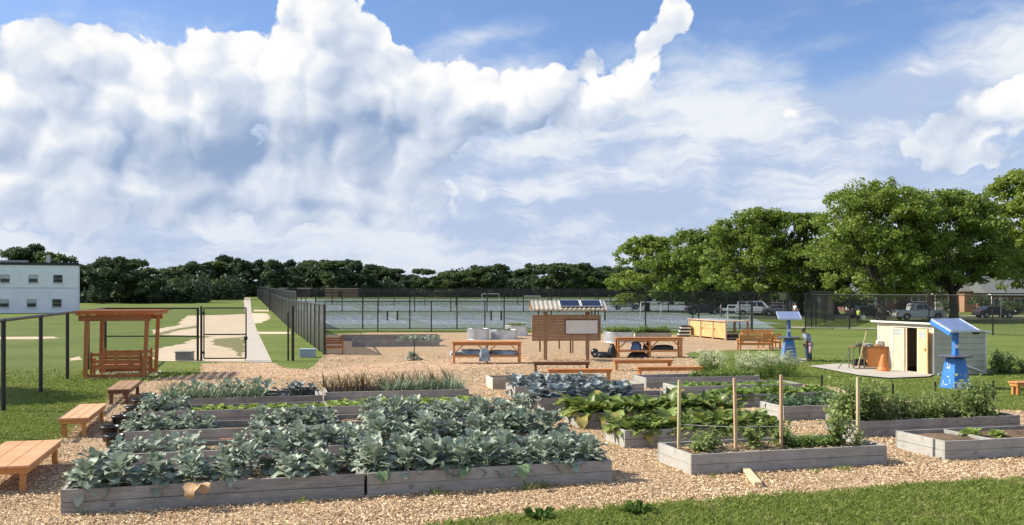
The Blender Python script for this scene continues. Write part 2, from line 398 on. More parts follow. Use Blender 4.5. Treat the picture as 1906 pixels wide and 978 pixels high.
MULCH = [G(*p) for p in [(-900,1500),(-700,1000),(-60,880),(0,862),(60,845),(112,812),(150,780),(196,748),(206,722),(262,712),(300,704),(372,697),(376,678),(420,675),(510,677),(532,686),(575,688),(590,677),(601,664),(608,655),
        (604,640),(606,624),(700,619),(870,619),(1275,624),(1345,632),(1400,627),(1455,634),(1462,650),(1385,652),(1300,654),(1276,659),(1290,668),(1318,676),(1312,690),(1340,700),(1420,708),(1560,722),(1640,742),(1760,756),(1880,764),(2100,776),
        (2300,880),(1906,897),(1700,908),(1500,926),(1350,936),(1150,953),(985,966),(830,979),(700,1020),(300,1500)]]
sheet('mulch_ground', MULCH, M['chips'], .006, (.25, .07, 3), px=False)
sheet('dirt_path', [(376,697),(380,678),(420,676),(506,676),(530,687),(590,690),(640,684),(720,676),(860,668),(985,664),(985,680),(860,688),(700,694),(560,705),(420,704)], M['dirt'], .010, (.5, .09, 5))
sheet('infield', [(288,672),(288,650),(339,641),(352,633),(395,627),(452,625),(452,636),(462,650),(462,674)], M['sand'], .004, (1.0, .25, 6))
sheet('infield_far', [(284,622),(288,614),(330,606),(349,588),(400,587),(452,585),(466,585),(466,628),(395,627),(350,625),(300,624)], M['sand'], .006, (2.0, .3, 7))
sheet('worn_turf', [(396,632),(452,628),(456,650),(449,664),(430,648),(400,643)], M['worn'], .012, (.8, .2, 8))
sheet('dirt_track', [(285,622),(330,612),(368,606),(366,611),(330,616),(300,625)], M['worn'], .012, (1.0, .15, 9))
sheet('infield_side', [(465,583),(497,584),(503,592),(490,600),(470,604)], M['sand'], .006, (1.0, .35, 10))
sheet('worn_strip', [(472,577),(502,577.5),(502,580),(472,580)], M['sand'], .006)
sheet('worn_strip', [(479,618),(541,618),(541,622),(480,622)], M['sand'], .006, (.8, .12, 11))
sheet('worn_strip', [(-60,628),(100,627),(112,630),(60,632),(-60,632)], M['sand'], .006, (1.0, .15, 12))
sheet('worn_strip', [(128,668),(150,663),(152,670),(130,672)], M['sand'], .006, (.8, .1, 13))
sheet('path', [(458,675),(507,675),(479,617),(468,580),(466,555),(453,555),(456,580),(459,617)], M['path'], .014)
# the courts beyond the fence
sheet('court_ground', [(556,613.5),(1450,613.5),(1330,557),(514,557)], M['court_green'], .004)
LY = []                                                       # courts in rows away from the camera
def court(cx, y0, y1, hw, idx):
    cy = (y0+y1)/2; R_ = math.radians(15); c_, s_ = math.cos(R_), math.sin(R_)
    def s(n, x0, x1, a, b, m, z):
        sheet(n, [(cx+(x-cx)*c_-(y-cy)*s_, cy+(x-cx)*s_+(y-cy)*c_) for x, y in ((x0,a),(x1,a),(x1,b),(x0,b))], m, z, px=False)
    s('court_surface', cx-hw-.8, cx+hw+.8, y0-2, y1+2, M['court_blue'], .010)
    w = .06; ins = 1.4
    for x in (cx-hw, cx+hw): s('court_marking', x-w, x+w, y0, y1, M['line'], .018)
    for y in (y0, y1): s('court_marking', cx-hw, cx+hw, y-w*2, y+w*2, M['line'], .022)
    for x in (cx-hw+ins, cx+hw-ins): s('court_marking', x-w*.7, x+w*.7, y0+.3, y1-.3, M['line'], .018)
    s('court_marking', cx-w, cx+w, y0+5.5, y1-5.5, M['line'], .018)
for i, cx in enumerate((-18.5, -6, 6.5, 19)): court(cx, 98, 121, 4.6, i)
for i, cx in enumerate((-33, -17, -1, 15, 31)): court(cx, 150, 174, 5.5, i)
sheet('road', [(-10,112),(230,112),(230,119),(-10,119)] and [(26,112),(230,106),(230,113),(26,119)], M['asphalt'], .012, px=False)
sheet('pavement', [(30,123),(230,117),(230,118.4),(30,124.4)], M['path'], .016, px=False)
sheet('sports_ground_path', [(26,88),(36,84),(36,86.5),(26,91)], M['path'], .016, px=False)

def inside(poly, x, y):                                       # numpy point-in-polygon
    r = np.zeros(len(x), bool); n = len(poly)
    for i in range(n):
        (x0, y0), (x1, y1) = poly[i], poly[(i+1) % n]
        if y0 == y1: continue
        c = ((y0 > y) != (y1 > y)) & (x < (x1-x0)*(y-y0)/(y1-y0)+x0); r ^= c
    return r
BEDS = []                                                     # corners of every raised bed, filled in by the bed builder
def scatter_chips():
    n = 300000
    y = 12.2+(RNG.random(n)**2.1)*38; x = (RNG.random(n)*1.3-.65)*y
    k = inside(MULCH, x, y)
    for c in BEDS: k &= ~inside(c, x, y)
    k &= RNG.random(n) < .62+.5*np.sin(x*1.1+2*np.sin(y*.7))*np.sin(y*.9+1.5*np.sin(x*.6))      # trodden thin in places
    x, y = x[k][:105000], y[k][:95000]; n = len(x)
    far = np.clip((y-12)/30, 0, 1)
    L = (.018+RNG.random(n)**2.5*.06)*(1+far*.8); W = (.006+RNG.random(n)*.011)*(1+far*.9); H = .002+RNG.random(n)*.005
    a = RNG.random(n)*2*PI; tl = RNG.normal(0, .2, n)
    ux, uy = np.cos(a), np.sin(a); base = np.array([[-1,-1,0],[1,-1,0],[1,1,0],[-1,1,0],[-.8,-.7,1],[.8,-.7,1],[.8,.7,1],[-.8,.7,1]])
    lx = base[None,:,0]*L[:,None]/2; ly = base[None,:,1]*W[:,None]/2; lz = base[None,:,2]*H[:,None]*2
    X = x[:,None]+lx*ux[:,None]-ly*uy[:,None]; Y = y[:,None]+lx*uy[:,None]+ly*ux[:,None]
    Z = .012+lz+lx*np.sin(tl)[:,None]+np.abs(np.sin(tl))[:,None]*L[:,None]*.35+(RNG.random(n)*.018)[:,None]
    V = np.stack([X, Y, Z], 2).reshape(-1, 3)
    q = np.array([[4,5,6,7],[0,1,5,4],[1,2,6,5],[2,3,7,6],[3,0,4,7]])
    o = link_mesh('wood_chips', np_mesh('wood_chips', V, (np.arange(n)[:,None,None]*8+q).reshape(-1, 4)), M['chip'])
    tag(o, 'pale and brown wood chips strewn over the garden paths', 'wood chips', kind='stuff')
def blades(x, y, h, name, label):
    n = len(x); a = RNG.random(n)*2*PI; w = .006+RNG.random(n)*.006; w *= (1+np.clip((y-14)/14, 0, 1.6)); lean = RNG.normal(0, .5, (n, 2))
    hh = h*(.5+RNG.random(n)*.8); dx, dy = np.cos(a)*w, np.sin(a)*w
    z0 = np.zeros(n)+.0
    p = [np.stack([x-dx, y-dy, z0], 1), np.stack([x+dx, y+dy, z0], 1),
         np.stack([x+dx*.7+lean[:,0]*hh*.3, y+dy*.7+lean[:,1]*hh*.3, z0+hh*.6], 1), np.stack([x+lean[:,0]*hh, y+lean[:,1]*hh, z0+hh], 1)]
    V = np.stack(p, 1).reshape(-1, 3)
    o = link_mesh(name, np_mesh(name, V, np.arange(n*4).reshape(-1, 4)), M['blade'])
    tag(o, label, 'grass', kind='stuff')
def scatter_grass():
    n = 420000; y = 12+RNG.random(n)*9; x = -3+RNG.random(n)*13.5
    k = ~inside(MULCH, x+RNG.normal(0,.10,n), y+RNG.normal(0,.10,n)) & (x < .62*y) & (y < 18.5); x, y = x[k][:110000], y[k][:110000]
    blades(x, y, .085, 'grass_blades', 'short green grass blades along the bottom right edge of the garden')
    n = 520000; y = 16+RNG.random(n)**1.25*30; x = -(.22+RNG.random(n)*.36)*y
    k = ~inside(MULCH, x+RNG.normal(0,.14,n), y+RNG.normal(0,.14,n)) & (RNG.random(n) > (y-20)/21); x, y = x[k][:110000], y[k][:120000]
    blades(x, y, .06, 'lawn_blades', 'short green grass blades of the lawn beside the orange benches')
def scatter_grass_right():
    n = 900000; y = 22+RNG.random(n)**1.2*34; x = (.17+RNG.random(n)*.39)*y
    k = ~inside(MULCH, x+RNG.normal(0,.14,n), y+RNG.normal(0,.14,n)) & (RNG.random(n) > (y-24)/24)
    for c in BEDS: k &= ~inside(c, x, y)
    k &= ~inside([G(*q) for q in [(1505,683),(1560,679),(1640,681),(1700,672),(1860,680),(1850,703),(1730,706),(1656,708),(1600,703)]], x, y)
    x, y = x[k][:150000], y[k][:150000]
    blades(x, y, .055, 'lawn_blades', 'short green grass blades of the wide lawn around the shed')
def tuft(px, py, label, s=1):
    x, y = G(px, py); mb = MB(); r = random.Random(px)
    for i in range(60):
        a = r.uniform(0, 2*PI); L = r.uniform(.10, .22)*s; w = r.uniform(.012, .03)*s; c, q = math.cos(a), math.sin(a); up = r.uniform(.25, .9)
        mb.add([(-q*w*.3, c*w*.3, 0), (q*w*.3, -c*w*.3, 0), (c*L*.55+q*w, q*L*.55-c*w, L*up), (c*L, q*L, L*up*.8), (c*L*.55-q*w, q*L*.55+c*w, L*up)], [(0,1,2,3,4)])
    o = mb.build('weed', M['weed']); o.location = (x, y, 0); tag(o, label, 'weed')
M['weed'] = leaf('weed_leaf', (.05,.11,.02), (.12,.2,.04))

# ---------------------------------------------------------------- chain link
def mesh_mat(name, cell, wire, col=(.02,.022,.022), extra=0.0):
    m, nt, b, out = new_mat(name)
    tc = nt.nodes.new('ShaderNodeTexCoord'); sx = node(nt, 'ShaderNodeSeparateXYZ', Vector=tc.outputs['UV'])
    u, v = S(nt, sx.outputs[0]), S(nt, sx.outputs[1])
    d1 = ((u+v)/cell).op('FRACT').op('LESS_THAN', wire/cell); d2 = ((u-v)/cell).op('FRACT').op('LESS_THAN', wire/cell)
    a = d1.op('MAXIMUM', d2)
    if extra: a = a.op('MAXIMUM', extra)
    b.inputs['Base Color'].default_value = (*col, 1); b.inputs['Roughness'].default_value = .4
    t = nt.nodes.new('ShaderNodeBsdfTransparent'); mx = node(nt, 'ShaderNodeMixShader'); nt.links.new(a.k, mx.inputs[0])
    nt.links.new(t.outputs[0], mx.inputs[1]); nt.links.new(b.outputs[0], mx.inputs[2]); nt.links.new(mx.outputs[0], out.inputs[0]); return m
M['link'] = mesh_mat('chain_link', .075, .0065, (.16,.17,.16))
M['link_black'] = mesh_mat('black_chain_link', .075, .0075)
M['link_dark'] = mesh_mat('darker_chain_link', .075, .0075, extra=.22)  # even dark tint over the mesh, for the screen and the shade under trees
M['link_dense'] = mesh_mat('dense_black_chain_link', .075, .0075, extra=.62)
M['screen'] = mesh_mat('fence_windscreen', .075, .0075, (.012,.022,.024), extra=.62)
def panel(name, pts, mat, parent, z1, z0=.05, base=(0,0,0)):
    vs, fs, uv = [], [], []; L = 0
    for i, p in enumerate(pts):
        if i: L += math.dist(p, pts[i-1])
        t = T(p[1]+base[1])-base[2]; vs += [(p[0], p[1], t+z0), (p[0], p[1], t+z1)]; uv += [(L, z0), (L, z1)]
        if i: k = 2*i; fs.append((k-2, k, k+1, k-1))
    me = bpy.data.meshes.new(name); me.from_pydata(vs, [], fs); ul = me.uv_layers.new(name='UV')
    for lp in me.loops: ul.data[lp.index].uv = uv[lp.vertex_index]
    return link_mesh(name, me, mat, parent)
def fence(label, pts, h, step, mat, group=None, r=.035, mid=False, bottom=False, ends=(True, True), name='chain_link_fence', dense=None):
    x0, y0 = pts[0]; root = thing(name, label, 'fence', (x0, y0, T(y0)), 0, group)
    lp = [(x-x0, y-y0) for x, y in pts]; base = (x0, y0, T(y0))
    # cut the line where the ground starts to rise so that rails follow it
    full = [lp[0]]
    for i in range(1, len(lp)):
        a, b = full[-1], lp[i]; ya, yb = a[1]+y0, b[1]+y0
        for lim in ((D0, D1) if yb > ya else (D1, D0)):
            if min(ya, yb) < lim < max(ya, yb):
                t = (lim-ya)/(yb-ya); full.append((a[0]+t*(b[0]-a[0]), lim-y0))
        full.append(b)
    panel('wire_mesh', full, mat, root, h-.02, .04, base)
    def P3(p, z): return (p[0], p[1], T(p[1]+y0)-base[2]+z)
    rail = MB()
    for a, b in zip(full, full[1:]): rail.tube(P3(a, h), P3(b, h), r*.75, n=6)
    rail.build('top_rail', M['black'], root)
    for on, nm, z in ((mid, 'mid_rail', h*.47), (bottom, 'bottom_rail', .06)):
        if on:
            rail = MB()
            for a, b in zip(full, full[1:]): rail.tube(P3(a, z), P3(b, z), r*.6, n=6)
            rail.build(nm, M['black'], root)
    seg = []
    for a, b in zip(lp, lp[1:]):
        n = max(1, round(math.dist(a, b)/step))
        seg += [(a[0]+(b[0]-a[0])*k/n, a[1]+(b[1]-a[1])*k/n) for k in range(n)]
    seg.append(lp[-1])
    if not ends[0]: seg = seg[1:]
    if not ends[1]: seg = seg[:-1]
    for p in seg[:96]:
        mb = MB(); mb.tube(P3(p, -.02), P3(p, h+.04), r, n=8); mb.build('post', M['black'], root)
    return root
LF = [(-13.4, 24.6), (-16.55, 35.5), (-19.35, 45.5)]
fence('black posted chain link fence along the lawn left of the orange benches', [(-12.4, 21.1), (-13.8, 25.95), (-15.2, 30.85), (-16.55, 35.6), (-17.95, 40.5), (-19.35, 45.5)], 2.5, 4.9, M['link'], r=.065)
fence('black framed chain link fence behind the pergola, ending at the grey box', [(-19.35, 45.5), (-14.95, 45.5)], 2.5, 4.4, M['link'], mid=True, ends=(False, True), r=.06)
FA, FB = (-9.8, 49.9), (-80.0, 300.0)
fence('long black chain link fence running away beside the concrete path', [FA, FB], 2.6, 3.4, M['link_dense'], r=.05)
sx0 = FA[0]+(FB[0]-FA[0])*.118; sy0 = FA[1]+(FB[1]-FA[1])*.118
def along(t, off=.5): return (FA[0]+(FB[0]-FA[0])*t+off, FA[1]+(FB[1]-FA[1])*t)
fence('tall dark court fence running away behind the path fence', [along(.14), along(.995)], 3.35, 4.0, M['screen'], r=.055)
GY = 78.0
fence('black chain link fence along the back of the garden before the courts', [(FA[0]+.02, FA[1]+.1), (-15.3, GY), (19.6, GY), (21, 84)], 2.55, 4.4, M['link_black'], bottom=True, r=.05, ends=(False, True))
fence('tall black court fence with a dark tint for its screen and the tree shade behind the garden fence', [(-17.5, 85.2), (24.5, 85.2), (25.5, 88.0)], 3.28, 4.2, M['link_dark'], mid=True, bottom=True, r=.055)
fence('tall dark screened fence at the far end of the near courts', [(-36, 142), (34, 142)], 3.1, 5.2, M['link_black'], r=.07, mid=True)
fence('tall black fence across the farthest courts', [(-46, 182), (60, 182)], 3.1, 6.0, M['link_black'], r=.08)
fence('tall black fence curving behind the shed on the right lawn', [(25.5, 88.5), (28.2, 90.0), (30.0, 85), (34.0, 78.0), (39, 67.2), (42.5, 59)], 3.05, 6.3, M['link_black'], r=.06)
fence('tall screened fence at the end of the courts under the big trees', [(27, 88), (35, 104), (40, 140)], 3.2, 6.0, M['screen'], r=.06)

# gate
def gate_leaf(label, a, b, h):
    root = thing('gate', label, 'gate', (a[0], a[1], 0), math.atan2(b[1]-a[1], b[0]-a[0]), 'gate leaves of the garden fence'); L = math.dist(a, b)
    fr = MB()
    for p, q in (((.12,0,.12),(L,0,.12)), ((.12,0,h),(L,0,h)), ((.12,0,.12),(.12,0,h)), ((L,0,.12),(L,0,h)), ((.12,0,h*.5),(L,0,h*.5))): fr.tube(p, q, .032, n=8)
    fr.build('frame', M['black'], root)
    panel('wire_mesh', [(.12,0), (L,0)], M['link_black'], root, h-.02, .14)
    mb = MB(); mb.tube((0,0,0), (0,0,h+.08), .055, n=10); mb.build('gate_post', M['black'], root)
    mb = MB(); mb.box(.02,.16,-.04,.04,h-.3,h-.2); mb.box(.02,.16,-.04,.04,.35,.45); mb.build('hinge', M['black'], root)
    mb = MB(); mb.tube((L-.03,-.05,0),(L-.03,-.05,1.1), .018); mb.box(L-.08,L+.06,-.06,.06,1.0,1.16); mb.build('latch', M['black'], root)
gate_leaf('closed chain link gate leaf left of the concrete path', (-14.75, 45.4), (-12.68, 45.6), 2.52)
p = thing('fence_post', 'lone pair of black posts on the grass right of the path', 'post', (-10.45, 45.6, 0))
mb = MB(); mb.tube((0,0,0),(0,0,2.62),.07); mb.build('post', M['black'], p)
mb = MB(); mb.tube((-.2,-.1,0),(-.2,-.1,2.3),.045); mb.build('post', M['black'], p)
# ================================================================ RAISED BEDS
BH = .37
def hang(mb, x0, x1, y0, y1, z0, z1, mi=0): mb.box(x0, x1, y0, y1, z0, z1, mi)
def bed(fl, end_px, label, ang=15.5, W=1.32, H=BH, new=False, divider=None, group=None, soil=.23, L=None):
    a = math.radians(ang); x0, y0 = G(fl[0], fl[1], H)
    if L is None:
        r = (end_px-CX)/F; L = (r*y0-x0)/(math.cos(a)-r*math.sin(a))
    root = thing('raised_bed', label, 'raised bed', (x0, y0, 0), a, group)
    rr = random.Random(int(x0*100)); t = .05; m, me = (M['bed_new'], M['bed_new_end_sunlit']) if new else (M['bed'], M['bed_end_sunlit'])
    def wall(name, p, q, mat, out):                           # two courses of plank with a fine gap, slightly uneven
        mb = MB(); p, q = Vector((*p, 0)), Vector((*q, 0)); d = (q-p).normalized(); nrm = Vector((d.y, -d.x, 0))
        for z0, z1 in ((-.02, H/2-.004), (H/2+.004, H)):
            j = rr.uniform(0, .008); bow = rr.uniform(-.012, .012); n = 6; vs = []
            for k in range(n+1):
                c = p+(q-p)*(k/n)+nrm*(-j+bow*math.sin(PI*k/n)); dz = rr.uniform(-.003, .003)
                for o_, z in ((0, z0), (-t, z0), (-t, z1+dz), (0, z1+dz)): vs.append(c+nrm*o_+Vector((0,0,z)))
            fs = [(4*k+i, 4*k+4+i, 4*k+4+(i+1) % 4, 4*k+(i+1) % 4) for k in range(n) for i in range(4)]+[(0,1,2,3), (4*n+3,4*n+2,4*n+1,4*n)]
            mb.add(vs, fs)
        mb.build(name, mat, root, recalc=True)
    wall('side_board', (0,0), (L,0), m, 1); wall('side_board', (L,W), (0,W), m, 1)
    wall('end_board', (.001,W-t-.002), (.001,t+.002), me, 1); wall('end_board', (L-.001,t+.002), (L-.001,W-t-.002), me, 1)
    n = 26; k = 9; sv = []
    for i in range(n+1):
        for j in range(k+1):
            sv.append((t+.005+(L-2*t-.01)*i/n, t+.005+(W-2*t-.01)*j/k, soil+rr.uniform(-.02, .025)*(0 < j < k)*(0 < i < n)))
    mb = MB(); mb.add(sv, [(i*(k+1)+j, (i+1)*(k+1)+j, (i+1)*(k+1)+j+1, i*(k+1)+j+1) for i in range(n) for j in range(k)], 0, True); mb.build('soil', M['soil'], root)
    for x in (t+.003, L-t-.083):
        for y in (t+.003, W-t-.083): pb = MB(); pb.box(x, x+.08, y, y+.08, 0, H-.012); pb.build('corner_block', m, root)
    if divider is not None:
        db = MB(); db.box(L*divider-.03, L*divider+.03, t+.003, W-t-.003, soil-.05, H-.006); db.build('divider', me, root)
    c, s = math.cos(a), math.sin(a)
    BEDS.append([(x0+u*c-v*s, y0+u*s+v*c) for u, v in ((0,0),(L,0),(L,W),(0,W))])
    root['_'] = 0; del root['_']
    return dict(x=x0, y=y0, a=a, L=L, W=W, soil=soil, root=root)
B = {}
B['a1'] = bed((113,913), 678, 'weathered grey raised bed nearest the camera at bottom left, planted with broccoli', 16.8, soil=.27)
B['a2'] = bed((684,882), 1139, 'weathered grey raised bed joined to the right of the nearest one, full of broccoli', 16.8)
B['b1'] = bed((189,848), 640, 'grey raised bed, second row on the left, with a bare stretch of straw', 15.5)
B['b2'] = bed((648,824), 1042, 'grey raised bed, second row in the middle, buried under broccoli leaves', 15.5)
B['c1'] = bed((229,805), 622, 'grey raised bed, third row on the left, half bare between two clumps', 15.0, divider=.985)
B['c2'] = bed((628,786), 990, 'grey raised bed, third row in the middle, behind the densest broccoli', 15.0)
B['d1'] = bed((262,768), 612, 'grey raised bed, fourth row on the left, with low yellow green lettuce', 14.5, soil=.29)
B['d2'] = bed((617,757), 914, 'grey raised bed, fourth row in the middle, with bright green lettuce', 14.5, soil=.29)
B['e1'] = bed((290,744), 601, 'grey raised bed, fifth row on the left, full of leeks', 14.0, W=1.7, divider=.97)
B['e2'] = bed((606,731), 873, 'grey raised bed, fifth row in the middle, leeks at its right end', 14.0, W=1.7)
B['r1'] = bed((1287,847), 1651, 'grey raised bed with four tall stakes, nearest on the right', 15.5, W=1.45, soil=.27)
B['r2'] = bed((1759,822), 2060, 'grey raised bed at the right edge with three lettuces', 14.5, W=1.5, divider=.3, soil=.30)
B['c3'] = bed((1163,802), 1455, 'grey raised bed of chard just behind the staked bed', 14.5, W=1.25, soil=.29)
B['c4'] = bed((1080,770), 1370, 'grey raised bed of kale, second behind the staked bed', 14.0, W=1.25, soil=.31)
B['g1'] = bed((1007,742), 1300, 'short grey raised bed of big blue cabbages', 13.5, W=1.3, L=4.1)
B['g2'] = bed((959,720), 1245, 'grey raised bed of small blue cabbages behind the larger ones', 13.5, W=1.3, L=4.2)
B['n1'] = bed((917,705), 1131, 'empty new pale raised bed with a divider before the benches', 12.0, new=True, divider=.5, W=1.25, soil=.24)
B['h1'] = bed((1203,704), 1345, 'grey raised bed beside the rightmost low bench', 13.5, W=1.3, L=4.2)
B['h2'] = bed((1264,720), 1500, 'grey raised bed of low strawberries beside the white flowers', 13.5, W=1.3, L=4.2)
B['h3'] = bed((1352,735), 1558, 'grey raised bed of flat leafy plants in front of the white flowers', 13.5, W=1.3)
B['h4'] = bed((1459,757), 1640, 'half hidden grey raised bed of thin seedlings, left of the tomato bed', 13.5, W=1.25)
B['t1'] = bed((1598,785), 1899, 'long grey raised bed of tall tomato plants before the shed', 14.5, W=1.3)
B['f1'] = bed((633,625), 819, 'far grey raised bed by the courts, rearmost of two', 8, W=1.3)
B['f2'] = bed((655,635), 818, 'far grey raised bed by the courts, front one of two, with trailing plants', 8, W=1.3)

# ================================================================ BENCHES AND TABLES
def low_bench(name, label, loc, rz, L, W, H, mat, legs_mat=None, group=None, planks=3):
    root = thing(name, label, 'bench', loc, rz, group); lm = legs_mat or mat; t = .04
    mb = MB(); g = .012; w = (W-g*(planks-1))/planks
    for i in range(planks): mb.box(0, L, i*(w+g), i*(w+g)+w, H-t, H)
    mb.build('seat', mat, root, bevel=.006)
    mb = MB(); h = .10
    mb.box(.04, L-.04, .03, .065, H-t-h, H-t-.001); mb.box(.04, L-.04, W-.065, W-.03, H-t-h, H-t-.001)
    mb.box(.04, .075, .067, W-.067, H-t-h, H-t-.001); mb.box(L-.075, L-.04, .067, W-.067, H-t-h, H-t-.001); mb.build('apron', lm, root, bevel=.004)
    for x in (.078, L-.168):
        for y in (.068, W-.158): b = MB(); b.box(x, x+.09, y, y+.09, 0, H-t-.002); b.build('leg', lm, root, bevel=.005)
    return root
def bench_px(label, px, top, H, L, W, deg, mat, lm=None, grp=None, planks=3):
    x, y = G(px, top, H); return low_bench('bench', label, (x, y, 0), math.radians(deg), L, W, H, mat, lm, grp, planks)
GL = 'low orange benches in a row on the left lawn'
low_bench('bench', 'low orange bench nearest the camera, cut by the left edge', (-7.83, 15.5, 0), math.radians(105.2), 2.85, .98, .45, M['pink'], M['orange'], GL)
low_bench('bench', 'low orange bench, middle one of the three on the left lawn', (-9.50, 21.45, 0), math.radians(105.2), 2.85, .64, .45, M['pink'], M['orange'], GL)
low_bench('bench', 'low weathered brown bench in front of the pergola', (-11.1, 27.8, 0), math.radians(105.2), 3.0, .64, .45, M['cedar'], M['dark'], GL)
GB = 'low benches before the notice board'
bench_px('dark brown low bench right under the notice board', 992, 674, .45, 2.35, .42, 3, M['cedar'], M['dark'], GB, 2)
bench_px('orange low bench in front of the dark bench', 1019, 688, .45, 2.4, .42, 3, M['orange'], None, GB, 2)
bench_px('orange low bench before the table with bags', 1143, 671, .45, 2.5, .42, 4, M['orange'], None, GB, 2)
bench_px('orange low bench beside the white flowers, rightmost of the four', 1187, 684, .45, 2.5, .42, 4, M['orange'], None, GB, 2)
x, y = G(1893, 739)
low_bench('bench', 'orange bench end cut by the right edge on the lawn', (x, y, 0), math.radians(8), 1.8, .45, .45, M['orange'])

def garden_bench(label, loc, rz, L, mat, slats=3, H=.85, D=.6, group=None, open_=False):
    root = thing('garden_bench', label, 'garden bench', loc, rz, group)
    mb = MB()
    for i in range(4): mb.box(.08, L-.08, .06+i*.115, .06+i*.115+.1, .40, .43)
    mb.build('seat', mat, root)
    mb = MB(); zs = [.52, .64, .76] if not open_ else [.50, .72]
    for z in zs: mb.box(.08, L-.08, D-.06, D-.03, z, z+(.09 if not open_ else .1))
    if open_:
        for k in range(1, 4): mb.box(L*k/4-.05, L*k/4+.05, D-.028, D-.004, .42, .84)
    mb.build('backrest', mat, root)
    for x in (0, L-.08):
        mb = MB(); mb.box(x, x+.078, D-.08, D, 0, H); mb.build('leg', mat, root)
        mb = MB(); mb.box(x, x+.078, 0, .08, 0, .6); mb.build('leg', mat, root)
        mb = MB(); mb.box(x-.01, x+.088, -.03, D+.0, .602, .64); mb.build('armrest', mat, root)
    for ya, yb in ((.03,.058),(D-.058,D-.03)): mb = MB(); mb.box(.08, L-.08, ya, yb, .30, .395); mb.build('rail', mat, root)
    return root
x, y = G(1376, 653); garden_bench('orange garden bench with its slatted back to the camera, left of the blue stand', (x+1.9, y+.62, 0), PI+.03, 1.9, M['orange'])
x, y = G(1461, 650); garden_bench('orange garden bench turned sideways, right next to the blue stand', (x-.2, y+1.3, 0), math.radians(198), 1.25, M['orange'])
x, y = G(1392, 640); garden_bench('orange garden bench facing the camera behind the other two', (x-.2, y+.6, 0), math.radians(-4), 2.0, M['orange'])
x, y = G(637, 660); garden_bench('small dark orange garden chair beside the fence end', (x-1.0, y, 0), math.radians(10), 1.05, M['redbrown'], H=.95)

def work_table(label, px, foot, end, H, mat, rz=3, D=.85):
    x, y = G(px, foot); L = (end-px)*y/F
    root = thing('work_table', label, 'table', (x, y, 0), math.radians(rz)); t = .05
    mb = MB()
    for i in range(6): w = D/6; mb.box(-.04, L+.04, i*w+.004-.02, (i+1)*w-.006-.02, H-t, H)
    mb.build('tabletop', mat, root)
    mb = MB(); mb.box(0, L, .01, .05, H-t-.13, H-t-.002); mb.box(0, L, D-.09, D-.05, H-t-.13, H-t-.002); mb.build('apron', mat, root)
    mb = MB()
    for i in range(5): mb.box(.03, L-.03, .09+i*.13, .09+i*.13+.12, .37, .40)
    mb.build('shelf', mat, root)
    xs = [0, L/2-.05, L-.10]
    for k, lx in enumerate(xs):
        for ly in (.052, D-.18):
            b = MB(); b.box(lx, lx+.1, ly, ly+.1, 0, H-t-.003); b.build('leg', mat, root)
    for lx, s in ((.1, 1), (L/2-.05, -1), (L/2+.05, 1), (L-.1, -1)):
        b = MB(); b.beam((lx, .075, H-.5), (lx+s*.36, .075, H-.16), .05, .09, up=(0,1,0)); b.build('brace', mat, root)
    mb = MB(); mb.box(.1, L-.1, .03, .05, .30, .369); mb.build('rail', mat, root)
    return root, x, y, L
ta = work_table('tall orange work table with pale tarpaulins on its shelf', 843, 678, 970, 1.02, M['orange'])
tb = work_table('tall orange work table with dark bags underneath, right of the notice board', 1150, 667, 1272, 1.01, M['orange'])

def crumple(name, label, cat, loc, size, mat, seed=1, n=14, amp=.25, group=None):
    r = np.random.default_rng(seed); sx, sy, sz = size; vs = []; fs = []
    th = np.linspace(0, PI/2*1.02, n//2+1); ph = np.linspace(0, 2*PI, 2*n, endpoint=False)
    for i, t in enumerate(th):
        for p in ph:
            q = 1+r.uniform(-amp, amp)*math.sin(t)+.12*math.sin(3*p+seed)
            e = .75
            vs.append((sx/2*math.copysign(abs(math.sin(t)*math.cos(p))**e, math.cos(p))*q, sy/2*math.copysign(abs(math.sin(t)*math.sin(p))**e, math.sin(p))*q, sz*max(0, math.cos(t))**.7*q))
    m = len(ph)
    fs = [(i*m+j, (i+1)*m+j, (i+1)*m+(j+1) % m, i*m+(j+1) % m) for i in range(len(th)-1) for j in range(m)]
    mb = MB(); mb.add(vs, fs, 0, True); o = mb.build(name, mat); o.location = loc; return tag(o, label, cat, group)
_, x, y, L = ta
crumple('tarpaulin', 'pale blue folded tarpaulin on the left half of the table shelf', 'tarpaulin', (x+.85, y+.42, .40), (1.45, .55, .22), M['palecloth'], 3, amp=.5)
crumple('tarpaulin', 'pale blue folded tarpaulin on the right half of the table shelf', 'tarpaulin', (x+2.3, y+.5, .40), (1.4, .5, .19), M['palecloth'], 5, amp=.5)
o = crumple('cloth', 'grey blue cloth hanging down in the middle of the work table', 'cloth', (x+1.42, y-.02, .12), (.42, .2, .55), M['palecloth'], 8, amp=.3)
_, x, y, L = tb
for i, (dx, dy, z, sx, sy, sz, m, lb) in enumerate([(.95,.4,.40,.5,.35,.36,'blue_faded','pale blue backpack on the shelf of the right work table'),(1.5,.4,.40,.45,.35,.28,'bplastic','black bag on the shelf near the middle of the right work table'),
        (2.3,.4,.40,1.0,.45,.22,'bplastic','long black bag lying on the right end of the table shelf'),(1.1,.5,.0,.9,.45,.26,'bplastic','black bag on the ground under the right work table'),(-.75,.2,0,.75,.5,.28,'bplastic','black bag lying on the chips left of the right work table'),
        (-.25,.35,0,.38,.42,.62,'bplastic','upright black backpack leaning by the left end of the right work table')]):
    crumple('bag', lb, 'bag', (x+dx, y+dy, z), (sx, sy, sz), M[m], 20+i, amp=.18)
o = MB().lathe([(.0,0),(.12,.03),(.19,.12),(.21,.21),(.19,.3),(.12,.39),(0,.42)], 18, cap=False).build('ball', M['bplastic']); o.location = (x-1.05, y+1.2, 0); tag(o, 'black round ball on the chips behind the black bags', 'ball')

